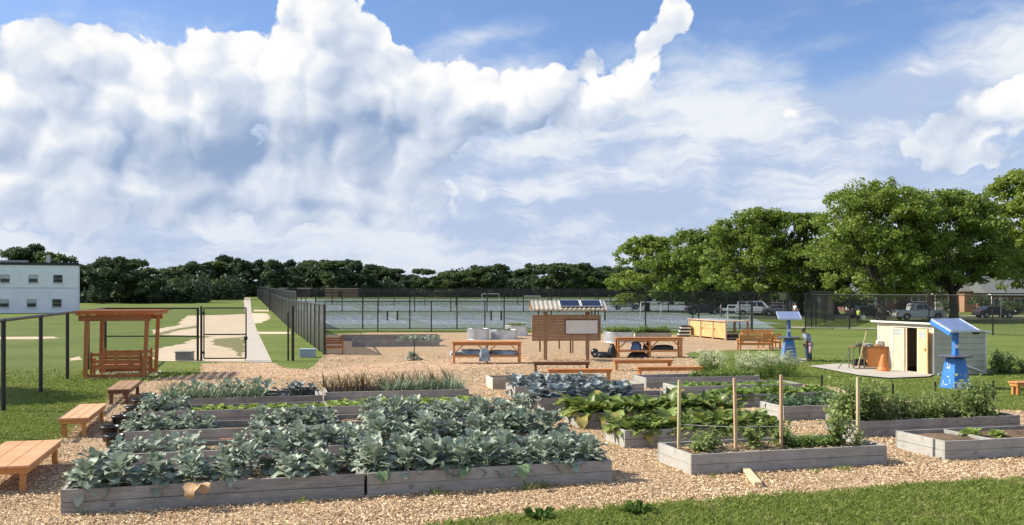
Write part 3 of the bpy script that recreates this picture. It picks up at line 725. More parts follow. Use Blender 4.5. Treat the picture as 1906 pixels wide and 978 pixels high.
# ================================================================ PERGOLA WITH TWO BENCHES
def pergola():
    x, y = -16.02, 35.9; root = thing('pergola', 'red brown wooden pergola with a flat slatted roof at the left fence', 'pergola', (x, y, 0), math.radians(12))
    W, D, Hh = 2.1, 2.75, 2.38; m = M['redbrown']
    for px in (0, W):
        for py in (0, D):
            lean = .06 if px == 0 else .10
            b = MB(); b.beam((px, py, 0), (px+lean, py, Hh), .14, .14, up=(0,1,0)); b.build('post', m, root)
    for py in (-.09, D+.09): b = MB(); b.box(-.22, W+.25, py-.03, py+.03, Hh-.2, Hh+.02); b.build('beam', m, root)
    mb = MB()
    for i in range(9): q = -.28+i*(W+.65)/8; mb.box(q, q+.05, -.35, D+.35, Hh+.022, Hh+.15)
    mb.build('rafter', m, root)
    mb = MB()
    for i in range(14): q = -.3+i*(D+.55)/13; mb.box(-.34, W+.55, q, q+.10, Hh+.152, Hh+.19)
    mb.build('roof_slat', m, root)
    for yq in (0, D): mb = MB(); mb.box(.07, W-.07, yq-.04, yq+.04, .05, .17); mb.build('rail', m, root)
    c, s = math.cos(math.radians(12)), math.sin(math.radians(12))
    def w(u, v): return (x+u*c-v*s, y+u*s+v*c, 0)
    garden_bench('red brown pergola bench with its open back towards the camera', w(W-.12, .82), math.radians(192), W-.24, M['redbrown'], open_=True).scale = (1,1,1.16)
    garden_bench('red brown pergola bench facing the camera at the rear of the pergola', w(.14, D-.75), math.radians(12), W-.24, M['redbrown'], open_=True, H=.9).scale = (1,1,1.12)
pergola()
sheet('paving', [(152,707),(268,706),(300,697),(300,690),(185,690)], M['path'], .012)

# ================================================================ NOTICE BOARD
def notice_board():
    x, y = G(1012, 671); root = thing('notice_board', 'brown slatted notice board under a small corrugated roof', 'notice board', (x, y, 0), math.radians(5)); c = M['cedar']
    W = 2.05
    for px in (0, W): b = MB(); b.box(px, px+.17, 0, .15, 0, 2.35); b.build('post', c, root)
    mb = MB(); r = random.Random(4); z = .93
    for k in range(9):
        h = .140; j = r.uniform(0, .012); mb.box(-.55, 2.70, -.045-j, -.003, z, z+h-.008); z += h
    mb.build('board', c, root)
    mb = MB()
    for px in (-.57, 2.702): mb = MB(); mb.box(px, px+.06, -.06, .10, .95, 2.17); mb.build('side_frame', c, root)
    wb = MB(); wb.box(1.06, 2.60, -.10, -.06, 1.28, 1.92); wf = wb.build('whiteboard', M['white'], root)
    fr = MB()
    for bx in ((1.02,2.64,1.24,1.28),(1.02,2.64,1.92,1.96),(1.02,1.06,1.282,1.918),(2.60,2.64,1.282,1.918)): fr.box(bx[0], bx[1], -.108, -.062, bx[2], bx[3])
    fr.build('frame', M['dark'], wf)
    # corrugated gable roof
    for s_, nm in ((-1, 'roof'), (1, 'roof')):
        vs, fs = [], []; n = 96
        for i in range(n+1):
            u = -.62+3.55*i/n; wv = .022*math.sin(i*PI*2/6)
            for t in (0, 1): vs.append((u+(.0 if t == 0 else 0), .05+s_*(.02+t*.85), 2.86-t*.40+wv))
        mb = MB(); mb.add(vs, [(2*i, 2*i+2, 2*i+3, 2*i+1) for i in range(n)], 0, True); rf = mb.build('roof', M['roofmetal'], root)
        if s_ < 0:
            for k in (0, 1):
                px = .72+k*1.03
                for nm2, mat, d0, e in (('solar_panel', M['cell'], .034, 0),):
                    mb = MB(); a = (px, -.02); z1, z2 = 2.86-.06, 2.86-.34
                    mb.add([(px,-.03-.04,2.885),(px+.96,-.07,2.885),(px+.96,-.67,2.60),(px,-.67,2.60),(px,-.07,2.845),(px+.96,-.07,2.845),(px+.96,-.67,2.56),(px,-.67,2.56)],
                           [(0,1,2,3),(7,6,5,4),(0,4,5,1),(1,5,6,2),(2,6,7,3),(3,7,4,0)]); mb.build('solar_panel', M['cell'], rf, recalc=True)
                mb = MB()
                for (ax, ay, az, bx, by, bz) in ((px,-.07,2.89,px+.96,-.07,2.89),(px,-.67,2.605,px+.96,-.67,2.605),(px,-.07,2.89,px,-.67,2.605),(px+.96,-.07,2.89,px+.96,-.67,2.605)): mb.beam((ax,ay,az),(bx,by,bz),.03,.03)
                mb.build('panel_frame', M['white'], rf)
    mb = MB(); mb.box(-.6, 2.9, .02, .08, 2.74, 2.83); mb.box(-.6, 2.9, -.72, -.68, 2.40, 2.48)
    for px in (-.55, .08, 2.1, 2.8): mb.beam((px,.05,2.80),(px,-.82,2.40),.04,.08); mb.beam((px,.05,2.80),(px,.92,2.40),.04,.08)
    mb.build('roof_beam', M['pine'], root)
    mb = MB()
    for px in (.02, 2.08): mb.box(px, px+.13, -.3, .42, 2.2, 2.30)
    mb.build('bracket', c, root)
M['roofmetal'] = plain('corrugated_roof', (.52,.47,.38), .45, .3)
notice_board()
for i, (px, foot, top, lb) in enumerate([(1005,655,617,'thin black post left under the notice board'),(1041,650,617,'short dark post seen through the notice board legs'),(1062,658,617,'pair of thin dark posts between the notice board legs')]):
    x, y = G(px, foot); mb = MB(); mb.box(-.04,.04,-.04,.04,0,1.15)
    if i == 2: mb.box(.09,.15,-.04,.04,0,1.1)
    o = mb.build('post', M['dark']); o.location = (x, y, 0); tag(o, lb, 'post')

# ================================================================ ROUND STEEL TANKS, FAR BOX BED
def tank(label, px, foot, wpx, H):
    x, y = G(px, foot); R = wpx*y/F/2; y += R; root = thing('stock_tank', label, 'planter', (x*y/(y-R), y, 0), 0, 'round corrugated steel planters')
    prof = [(R-.035*(k % 2), H*k/14) for k in range(15)]
    MB().lathe(prof, 48, cap=False).build('tank_wall', M['galv'], root)
    vs = [(R*math.cos(2*PI*i/48), R*math.sin(2*PI*i/48), H) for i in range(48)]; mb = MB()
    for a, b in zip(vs, vs[1:]+vs[:1]): mb.tube(a, b, .018, n=6)
    mb.build('rim', M['galv'], root)
    MB().lathe([(R-.02, H-.08), (.02, H-.05)], 32).build('soil', M['soil'], root); return (x*y/(y-R), y, R, H)
TK = [tank('round corrugated steel planter, leftmost of the group behind the left table', 890, 633, 42, .74), tank('round corrugated steel planter in the middle of the group behind the left table', 937, 632, 54, .62),
      tank('round corrugated steel planter with a grassy top beside the notice board', 961, 626, 44, .76), tank('round corrugated steel planter with leafy plants right of the notice board', 1151, 638, 58, .66)]
TKb = bed((1182,620), 1250, 'low reddish timber bed behind the right work table', 6, W=1.3, H=.55, new=True, soil=.48)

# ================================================================ KITCHEN COUNTER
def counter():
    root = thing('outdoor_counter', 'long plywood outdoor kitchen counter with three cupboards', 'counter', (14.5, 65, 0), math.radians(12.5)); L, W, H = 6.3, 1.75, 1.27
    p = M['pine']
    mb = MB(); mb.box(-.08, W+.08, -.1, L+.1, H, H+.05); mb.build('worktop', p, root)
    mb = MB(); mb.box(.3, W-.3, .9, L-.6, H+.052, H+.07); mb.build('steel_sheet', M['galv'], root)
    for y in (0, 2.05, 4.15, L-.12):
        mb = MB(); mb.box(0, .12, y, y+.12, 0, H-.002); mb.build('leg', p, root)
        mb = MB(); mb.box(W-.12, W, y, y+.12, 0, H-.002); mb.build('leg', M['cedar'], root)
    for y in (.14, 2.19, 4.29):
        mb = MB(); mb.box(.03, .07, y+.02, y+1.83, .12, H-.06); d = mb.build('cupboard_door', M['ply'], root)
        if y == 2.19:
            mb = MB(); mb.box(.015,.028,y+.15,y+1.7,.72,.735); mb.box(.015,.028,y+.15,y+1.7,.98,.995); mb.build('drawer_gap', M['dark'], d)
        mb = MB(); mb.box(.0,.028,y+1.6,y+1.66,.6,.78); mb.build('handle', M['black'], d)
    mb = MB(); mb.box(.08, W-.13, .02, L-.02, .42, .46); mb.box(.08, W-.13, .02, L-.02, .12, .15); mb.build('shelf', p, root)
    mb = MB(); mb.box(.4, 1.1, .3, 1.0, .152, .40); mb.build('crate', M['bplastic'], root)
counter()
x, y = G(1272, 627)
tr = thing('tray_stack', 'leaning stack of black and white plastic trays left of the plywood counter', 'trays', (x, y, 0))
for k in range(7):
    mb = MB(); w = .42-.01*k; mb.prism([(-w, -.3), (w, -.3), (w, .3), (-w, .3)], k*.12+.01, k*.12+.10); o = mb.build('tray', M['bplastic' if k % 2 == 0 else 'white'], tr); o.location = (.03*k, 0, 0)

# ================================================================ UTILITY BOXES, POTS, PLANK
def ubox(label, px0, px1, foot, top, mat, slats=True):
    x, y = G(px0, foot); w = (px1-px0)*y/F; h = ZH(top, y); root = thing('utility_box', label, 'utility box', (x, y, 0), .08)
    mb = MB(); mb.box(0, w, 0, .6, 0, h-.05); mb.build('body', mat, root, bevel=.02)
    mb = MB(); mb.box(-.03, w+.03, -.03, .63, h-.048, h); mb.build('lid', mat, root, bevel=.015)
    mb = MB()
    for i in range(7): q = .08+i*(w-.16)/6; mb.box(q-.012, q+.012, -.012, -.001, .08, h-.12)
    mb.build('vent_rib', mat, root)
ubox('grey ribbed metal box on the grass at the left gate', 326, 355, 672, 655, M['box_grey'])
ubox('pale blue grey ribbed box at the foot of the black fence', 557, 585, 666, 650, M['bluebox'] if 'bluebox' in M else plain('blue_grey_box', (.33,.42,.50), .5))
def pot(label, px, foot, r=.2, h=.3, lean=0.0, grp='black plastic nursery pots beside the beds'):
    x, y = G(px, foot); root = thing('plant_pot', label, 'plant pot', (x, y, 0), 0, grp); root.rotation_euler = (0, lean, 0)
    MB().lathe([(r*.72,0),(r*.95,h*.9),(r*1.06,h*.9),(r*1.06,h),(r*.94,h),(r*.9,h*.8)], 20, cap=False).build('pot', M['bplastic'], root)
    MB().lathe([(r*.9, h*.78), (.01, h*.84)], 16).build('soil', M['soil'], root)
for a in [('black nursery pot, nearest of those by the second bed',213,838,.2,.32),('black nursery pot behind the nearest one, at the corner of the third bed',205,822,.2,.34),('tall black nursery pot right beside the third bed end',222,806,.17,.4),('black nursery pot at the corner of the fourth bed',240,795,.2,.36),
          ('wide black pot beside the fourth bed',252,778,.26,.3),('low black pot at the left end of the leek bed',262,760,.25,.25),('black pot lowest beside the leek bed corner',276,748,.22,.25)]: pot(*a)
x, y = G(1381, 880); mb = MB(); mb.box(0, .13, -1.35, 0, 0, .085)
o = mb.build('timber_block', M['pine'], bevel=.006); o.location = (x, y, .012); o.rotation_euler = (0, 0, math.radians(-5)); tag(o, 'loose square timber offcut lying on the wood chips', 'timber')

# stakes
def stake(label, px, top, foot, mat, w=.035, z=.29, grp=None, sec='square', lean=0.0, zb=None):
    x, y = G(px, foot, z); h = ZH(top, y); mb = MB()
    if sec == 'square': mb.box(-w/2, w/2, -w/2, w/2, z-.15, h)
    else: mb.tube((0,0,z-.15), (0,0,h), w/2, n=6)
    o = mb.build('garden_stake', mat); o.location = (x, y, 0); o.rotation_euler = (0, lean, .3); tag(o, label, 'stake', grp); return x, y
SG = 'tall wooden stakes of the front right bed'
S1 = [stake('pale green wooden stake, leftmost of the four in the front right bed', 1263, 708, 832, M['stake'], .05, grp=SG, lean=.012), stake('pinkish wooden stake, second from left in the front right bed', 1370, 704, 838, M['stake_brown'], .05, grp=SG, lean=-.02),
      stake('brown wooden stake, third from left in the front right bed', 1454, 698, 836, M['stake_brown'], .05, grp=SG), stake('pale green wooden stake, rightmost of the four, crossing the tomato bed end', 1597, 702, 822, M['stake'], .055, grp=SG)]
BG = 'thin black stakes in the tomato bed'
for px, top, lb in ((1566,716,'thin black stake at the left end of the tomato bed'),(1662,714,'thin black stake, second from left in the tomato bed'),(1741,711,'thin black stake, second from right in the tomato bed'),(1849,708,'thin black stake at the right end of the tomato bed')):
    stake(lb, px, top, 770, M['black'], .05, .29, BG, 'round')
stake('thin black stake in the leafy bed below the blue stand', 1530, 698, 722, M['black'], .06, .29, None, 'round')
stake('thin pale stick poking out of the broccoli on the right', 948, 742, 800, M['stake'], .02, .29, None, 'round', .1)
stake('short black stake beside the lone plant', 771, 634, 671, M['black'], .05, 0.05, None, 'round')
mb = MB()
for zz in (.72,):
    for a, b in zip(S1, S1[1:]): mb.tube((a[0],a[1],zz), (b[0],b[1],zz), .0035, n=5)
o = mb.build('twine', M['white']); tag(o, 'pale twine strung between the four wooden stakes', 'twine')
# ================================================================ SHED
M['cream'] = plain('cream_board_paint', (.64,.55,.39), .6, var=.06, sc=2)
M['cream_shaded'] = plain('shaded_cream_board_paint', (.46,.44,.36), .6, var=.06, sc=2)  # greyer cream: the shade on the walls turned from the sun, painted in
M['amber'] = wood('amber_plywood', (.70,.47,.21), (.84,.62,.33), .55, 'z')
M['inside'] = plain('shed_floor_wood', (.16,.08,.04), .8)
M['pane'] = plain('pale_window_pane', (.42,.46,.46), .15)
M['terra'] = plain('orange_plastic', (.58,.19,.045), .45, var=.08)
M['orangebox'] = wood('orange_box_board', (.52,.21,.06), (.68,.31,.10), .5, 'z')
def shed():
    # local x runs along the door wall away from the camera, local y out to the right
    ang = math.atan2(.963, -.27); root = thing('garden_shed', 'small cream shed with a white lean-to roof and an open door', 'shed', (16.6, 37.6, 0), ang)
    # after turning, local +x = away, local -y = to the right
    L, W = 3.45, 2.45; h0, h1 = 1.97, 1.66; t = .05; m = M['cream']
    def wall_boards(mb, x0, x1, ya, yb, z0, z1a, z1b, n=9, axis='x'): pass
    mb = MB()                                                # door wall, in pieces round the opening
    mb.box(0, .06, -t, 0, 0, h0-.02); mb.box(.92, 1.0, -t, 0, 0, 1.82); mb.box(1.62, 1.70, -t, 0, 0, 1.82)
    mb.box(.062, L, -t, 0, 1.822, h0-.02); mb.box(2.50, L, -t, 0, 0, 1.82); mb.box(.062, .918, -t, -.01, .0, 1.82)
    mb.build('door_wall', m, root)
    tb_ = MB()
    for z in (.3,.6,.9,1.2,1.5,1.8): tb_.box(2.52, L-.02, .001, .012, z-.012, z)
    tb_.box(L-.07, L, .001, .03, 0, h0); tb_.box(.0, .06, .001, .03, 0, h0); tb_.box(2.46, 2.53, .001, .03, 0, 1.86); tb_.box(.07, 2.45, .001, .028, 1.83, 1.88)
    tb_.build('trim', M['white'], root)
    # closed leaf, with a braced panel and a small window
    def door(name, x0, x1, mat, y=.0, brace=True):
        d = MB(); d.box(x0, x1, y+.002, y+.035, .02, 1.80); do = d.build(name, mat, root)
        fr = MB(); w = .07
        for a in ((x0, x0+w, .02, 1.8), (x1-w, x1, .02, 1.8)): fr.box(a[0], a[1], y+.037, y+.052, a[2], a[3])
        for z in (.02, 1.40, 1.73): fr.box(x0+w+.002, x1-w-.002, y+.037, y+.052, z, z+.07)
        if brace: fr.beam((x0+w+.04, y+.045, .12), (x1-w-.04, y+.045, 1.38), .05, .014, up=(0,1,0))
        fr.build('door_frame', mat, do)
        p = MB(); p.box(x0+w+.02, x1-w-.02, y+.038, y+.046, 1.49, 1.72); p.build('window', M['pane'], do); return do
    door('door', 1.71, 2.45, m)
    # open leaf swung out and lying towards the corner
    do = thing('x', 'x', 'x'); bpy.data.objects.remove(do)
    d = MB(); d.box(0, .80, 0, .035, .02, 1.80); dd = d.build('door', M['amber'], root); dd.location = (.90, .03, 0); dd.rotation_euler = (0,0,PI-.24); dd['label'] = 'honey coloured inner face of the open shed door'
    p = MB(); p.box(.10, .70, -.012, -.002, 1.45, 1.72); p.build('window', M['pane'], dd)
    p = MB(); p.box(.62, .70, -.05, -.002, .95, 1.05); p.build('handle', M['orangebox'], dd)
    p = MB(); p.box(.801, .83, -.005, .04, .02, 1.80); p.build('door_edge', M['orangebox'], dd)
    # gable walls
    def side(name, x, mat, boards=True):
        mb = MB(); mb.add([(x,-t,0),(x,-W,0),(x,-W,h1),(x,-t,h0),(x+t*(1 if x < 1 else -1),-t,0),(x+t*(1 if x < 1 else -1),-W,0),(x+t*(1 if x < 1 else -1),-W,h1),(x+t*(1 if x < 1 else -1),-t,h0)],
                          [(0,1,2,3),(7,6,5,4),(0,4,5,1),(1,5,6,2),(2,6,7,3),(3,7,4,0)]); o = mb.build(name, mat, root, recalc=True)
        if boards:
            b = MB()
            for k in range(6):
                z = .30+k*.235; b.add([(x-.002,-t,z),(x-.028,-t,z-.0),(x-.028,-W,z),(x-.002,-W,z),(x-.002,-t,z+.225),(x-.004,-t,z+.225),(x-.004,-W,z+.225),(x-.002,-W,z+.225)],
                                       [(0,1,2,3),(7,6,5,4),(1,0,4,5),(2,1,5,6),(3,2,6,7)])
            b.build('siding', mat, o, recalc=True)
            c = MB(); c.box(x-.035, x-.001, -W-.01, -W+.06, 0, h1); c.build('corner_board', M['white'], o)
    side('side_wall', 0, M['cream_shaded']); side('side_wall', L, M['cream'], False)
    mb = MB(); mb.box(t, L-t, -W, -W+t, 0, h1-.02); mb.build('back_wall', M['cream_shaded'], root)
    mb = MB(); mb.box(t+.003, L-t-.003, -W+t+.003, -t-.003, .0, .05); mb.build('floor_board', M['inside'], root)
    mb = MB(); mb.box(1.2, 1.9, -1.9, -1.3, .052, .62); mb.build('storage_box', M['inside'], root)
    # roof
    mb = MB(); o_ = .18; z = lambda y: h0+.0+(y)*(h0-h1)/W
    vs = []
    for x in (-.16, L+.28):
        for y in (o_, -W-.16):
            for dz in (.0, .07): vs.append((x, y, z(y)+dz))
    mb.add(vs, [(0,2,3,1),(4,5,7,6),(0,1,5,4),(2,6,7,3),(1,3,7,5),(0,4,6,2)]); mb.build('roof', M['white'], root, recalc=True)
    mb = MB(); mb.add([(-.02,-.05,.02),(-.02,-1.0,.38),(-.05,-1.0,.38),(-.05,-.05,.02),(-.02,-.05,-.02),(-.02,-1.0,.30),(-.05,-1.0,.30),(-.05,-.05,-.02)],[(0,1,2,3),(7,6,5,4),(0,4,5,1),(1,5,6,2),(2,6,7,3),(3,7,4,0)])
    mb2 = MB(); mb2.beam((-.06,-.1,.02),(-.06,-.95,.38),.05,.07); mb2.beam((-.06,-1.45,.36),(-.06,-W,.02),.05,.07); mb2.build('white_skirt_board', M['white'], root)
shed()
sheet('shed_pad', [(1505,683),(1560,679),(1640,681),(1700,690),(1738,699),(1730,703),(1656,706),(1600,701)], M['concrete'], .05)
# workbench and cabinet by the shed
def workbench():
    x, y = G(1588, 689); root = thing('workbench', 'cluttered workbench with an orange cabinet beside the shed door', 'workbench', (x, y, .05), math.radians(2)); H = .93
    mb = MB(); mb.box(0, 1.62, 0, .62, H-.04, H); mb.build('worktop', M['cedar'], root)
    for px in (.04, .5): mb = MB(); mb.tube((px,.05,0),(px,.05,H-.042),.025,n=6); mb.tube((px,.55,0),(px,.55,H-.042),.025,n=6); mb.build('leg', M['bark0'], root)
    mb = MB(); mb.box(.02, .6, .03, .57, .10, .14); mb.build('shelf', M['cedar'], root)
    mb = MB(); mb.box(.62, 1.16, .02, .58, .06, H-.043); c = mb.build('cabinet', M['orangebox'], root, bevel=.01)
    mb = MB(); mb.box(1.162, 1.55, .06, .58, .06, H-.043); mb.build('cabinet', M['orange'], root)
    mb = MB(); mb.box(.64, 1.14, .005, .018, .12, H-.1); mb.build('door', M['orangebox'], c)
    return x, y
M['bark0'] = plain('green_grey_metal', (.12,.14,.10), .6)
wx, wy = workbench()
for i, (dx, dy, s, m, lb) in enumerate([(.35,.3,(.3,.22,.14),'bark0','small heap of green garden bits at the left of the workbench'),(.75,.32,(.34,.25,.12),'bed','heap of grey tools in the middle of the workbench'),(1.15,.3,(.22,.2,.10),'cedar','low brown heap at the right of the workbench')]):
    crumple('clutter', lb, 'clutter', (wx+dx, wy+dy, .98), s, M[m], 60+i, amp=.45)
mb = MB(); mb.box(-.13,.13,-.1,.1,0,.24); o = mb.build('jug', M['white'], bevel=.03); o.location = (wx+1.28, wy+.45, .98); tag(o, 'white plastic jug on the workbench against the shed wall', 'jug')
mb = MB(); mb.tube((0,0,0),(.48,.28,1.55),.022,n=8); mb.box(-.12,.12,-.03,.03,-.02,.03); o = mb.build('broom', M['stake']); o.location = (wx-.02+.12, wy-.22, .06); tag(o, 'pale wooden broom leaning against the workbench', 'broom')
mb = MB(); mb.tube((0,0,0),(.62,.2,.72),.02,n=6); o = mb.build('rake_handle', M['bark0']); o.location = (wx-.62, wy+.1, .02); tag(o, 'thin dark green pole leaning at the left of the workbench', 'pole')
crumple('clutter', 'dark heap of tools on the lower shelf of the workbench', 'clutter', (wx+.35, wy+.3, .20), (.5,.4,.22), M['bplastic'], 66, amp=.4)
x, y = G(1644, 693); root = thing('traffic_cone', 'orange cone shaped stand in front of the workbench', 'cone', (x, y, .05))
MB().lathe([(.25,0),(.27,.04),(.25,.10),(.21,.12),(.20,.17),(.09,.60),(.07,.66),(0,.67)], 20, cap=False).build('cone', M['terra'], root)
MB().lathe([(.30,0),(.30,.035),(.1,.04)], 20).build('base', M['terra'], root)

# ================================================================ BLUE SOLAR STANDS
M['panel_sky'] = plain('solar_panel_sky_reflection', (.26,.33,.52), .12, .3)  # pale blue tone paints the sky's reflection onto the panels
def solar_stand(label, px, foot, mats, rz, tilt=.42, ladder=False):
    x, y = G(px, foot); body, mpan = mats; root = thing('solar_stand', label, 'solar stand', (x, y+.42, 0), rz)
    b, tp, H = (.36, .20, 1.05) if ladder else (.36, .22, 1.05); f4 = ((-1,-1),(1,-1),(1,1),(-1,1))
    mb = MB(); mb.add([(i*b,j*b,.02) for i, j in f4]+[(i*tp,j*tp,H) for i, j in f4], [(3,2,1,0),(4,5,6,7),(0,1,5,4),(1,2,6,5),(2,3,7,6),(3,0,4,7)]); base = mb.build('base', body, root, bevel=.02)
    def face(u, z): w = b+(tp-b)*(z-.02)/(H-.02); return (u*w, -w-.006, z)         # a point on the front face
    def decal(name, us, mat):
        mb = MB()
        for (u0, z0, u1, z1) in us:
            a, b_, c, d = face(u0, z0), face(u1, z0), face(u1, z1), face(u0, z1); mb.add([a, b_, c, d], [(0,1,2,3)])
        return mb.build(name, mat, base)
    def lface(u, z): w = b+(tp-b)*(z-.02)/(H-.02); return (-w-.006, -u*w, z)
    if ladder:
        decal('white_line', [(-.72,z,.72,z+.02) for z in (.18,.34,.50,.64)]+[(-.9,.06,-.86,.98),(.86,.06,.9,.98)], M['stencil'])
        decal('blue_patch', [(-.7,.78,.7,1.0)], M['blue'])
        decal('dark_panel', [(-.72,.10,.72,.16),(-.72,.24,.72,.31),(-.72,.4,.72,.47),(-.72,.55,.72,.61)], M['blue_dull'])
    else:
        decal('white_label', [(-.72,.07,.78,.27)], M['white'])
        mb = MB(); n = 9
        pts = [(.0,.10),(.22,.12),(.3,.2),(.12,.17),(.05,.25),(-.04,.17),(-.28,.2),(-.2,.12)]
        mb.add([(lambda q: (q[0], q[1]-.006, q[2]))(face(u, z)) for u, z in pts], [tuple(range(len(pts)))]); mb.build('green_leaf_mark', plain('green_mark', (.08,.22,.06)), base)
        decal('white_mark', [(-.34,.55,-.24,.57),(-.3,.50,-.14,.52),(.25,.52,.45,.54),(.30,.40,.34,.55),(.38,.42,.42,.5),(-.1,.47,.1,.485)], M['stencil'])
        mb = MB()
        for (u0, z0, u1, z1) in ((-.34,.70,-.22,.90),(.12,.70,.24,.90),(-.22,.70,.12,.75),(-.6,.12,-.5,.30),(-.30,.14,.05,.18),(.3,.2,.36,.36),(-.1,.42,.2,.45)):
            mb.add([lface(u0,z0), lface(u1,z0), lface(u1,z1), lface(u0,z1)], [(0,1,2,3)])
        mb.build('white_lettering', M['stencil'], base)
    MB().lathe([(.02,1.08),(.52,1.08),(.54,1.10),(.54,1.12),(.52,1.14),(.02,1.14)], 8, cap=False, sm=False).build('table', M['slate'], root)
    mb = MB(); mb.tube((0,0,1.0),(0,0,1.15),.16,n=12); mb.build('collar', body, root)
    mb = MB(); mb.box(-.08,.08,-.08,.08,1.15,2.02); post = mb.build('post', body, root, bevel=.01)
    mb = MB(); mb.box(-.065,.065,-.092,-.082,1.38,1.50); mb.build('white_sticker', M['white'], post)
    mb = MB(); w, l = (.52, .40) if ladder else (.58, .50); c, s = math.cos(tilt), math.sin(tilt)
    def q(u, v, n): return (u, v*c-n*s*-1*0+(-s*n), 2.13+v*s+n*c)
    def slab(u0,u1,v0,v1,n0,n1,name,mat,par):
        m_ = MB(); m_.add([q(u,v,n) for n in (n0,n1) for u, v in ((u0,v0),(u1,v0),(u1,v1),(u0,v1))], [(3,2,1,0),(4,5,6,7),(0,1,5,4),(1,2,6,5),(2,3,7,6),(3,0,4,7)]); return m_.build(name, mat, par)
    p = slab(-w, w, -l, l, 0, .045, 'solar_panel', mpan, root)
    fr = MB()
    for a, b_ in (((-w,-l),(w,-l)),((w,-l),(w,l)),((w,l),(-w,l)),((-w,l),(-w,-l))): fr.beam(q(*a,.025), q(*b_,.025), .035, .07)
    fr.build('panel_frame', M['paleframe'], p)
    br = MB(); br.beam((0,-.02,1.98), q(0,-.25,-.02), .06, .05); br.beam((0,.02,1.98), q(0,.28,-.02), .06, .05); br.build('bracket', body, root)
    if not ladder:
        slab(-w-.03, -w+.02, -l, l, -.13, .0, 'side_skirt', body, p)
        slab(w-.2, w+.0, -l, -l+.15, -.10, -.005, 'charger_box', M['bplastic'], p)
    return x, y+.42
M['stencil'] = plain('stencil_white', (.50,.56,.68), .7)
M['blue_dull'] = plain('dull_blue_paint', (.07,.13,.27), .6)  # darker, duller blue of the bars between the white lines
M['slate'] = plain('slate_table', (.10,.10,.13), .35)
M['paleframe'] = plain('pale_frame', (.55,.60,.70), .35, .4)
k1 = solar_stand('faded blue solar stand with ladder lines, the person leaning at its table', 1473, 673, (M['blue_faded'], M['panel_sky']), math.radians(-5), ladder=True)
k2 = solar_stand('bright blue solar stand with white lettering in front of the shed', 1789, 727, (M['blue'], M['panel_sky']), math.radians(17), tilt=.38)
sheet('stand_pad', [(1440,669),(1500,668),(1508,675),(1445,677)], M['concrete'], .02)
sheet('stand_pad', [(1724,719),(1800,718),(1822,726),(1800,731),(1760,729)], M['concrete'], .02)

# ================================================================ PEOPLE
def skin_mesh(name, J, E, mat, parent, sub=2, root_i=0):
    """J: joints (x,y,z,radius) ; E: edges"""
    me = bpy.data.meshes.new(name); me.from_pydata([j[:3] for j in J], E, [])
    o = bpy.data.objects.new(name, me); COL.objects.link(o); me.materials.append(mat)
    if parent: o.parent = parent
    md = o.modifiers.new('skin', 'SKIN'); md.use_smooth_shade = True
    if not me.skin_vertices: bpy.context.view_layer.objects.active = o; bpy.ops.mesh.customdata_skin_add() if False else None
    lay = me.skin_vertices[0].data if len(me.skin_vertices) else None
    if lay is None:
        import bmesh
        bm = bmesh.new(); bm.from_mesh(me); bm.verts.layers.skin.verify(); bm.to_mesh(me); bm.free(); lay = me.skin_vertices[0].data
    for i, j in enumerate(J):
        r = j[3]; lay[i].radius = r if isinstance(r, tuple) else (r, r); lay[i].use_root = (i == root_i)
    sd = o.modifiers.new('sub', 'SUBSURF'); sd.levels = sd.render_levels = sub
    return o
M['skin_d'] = plain('brown_skin', (.10,.05,.03), .5); M['skin_l'] = plain('light_skin', (.45,.26,.18), .5)
M['hair'] = plain('dark_hair', (.015,.012,.010), .6)
def cloth(name, c): return plain(name, c, .9, var=.15, sc=6)
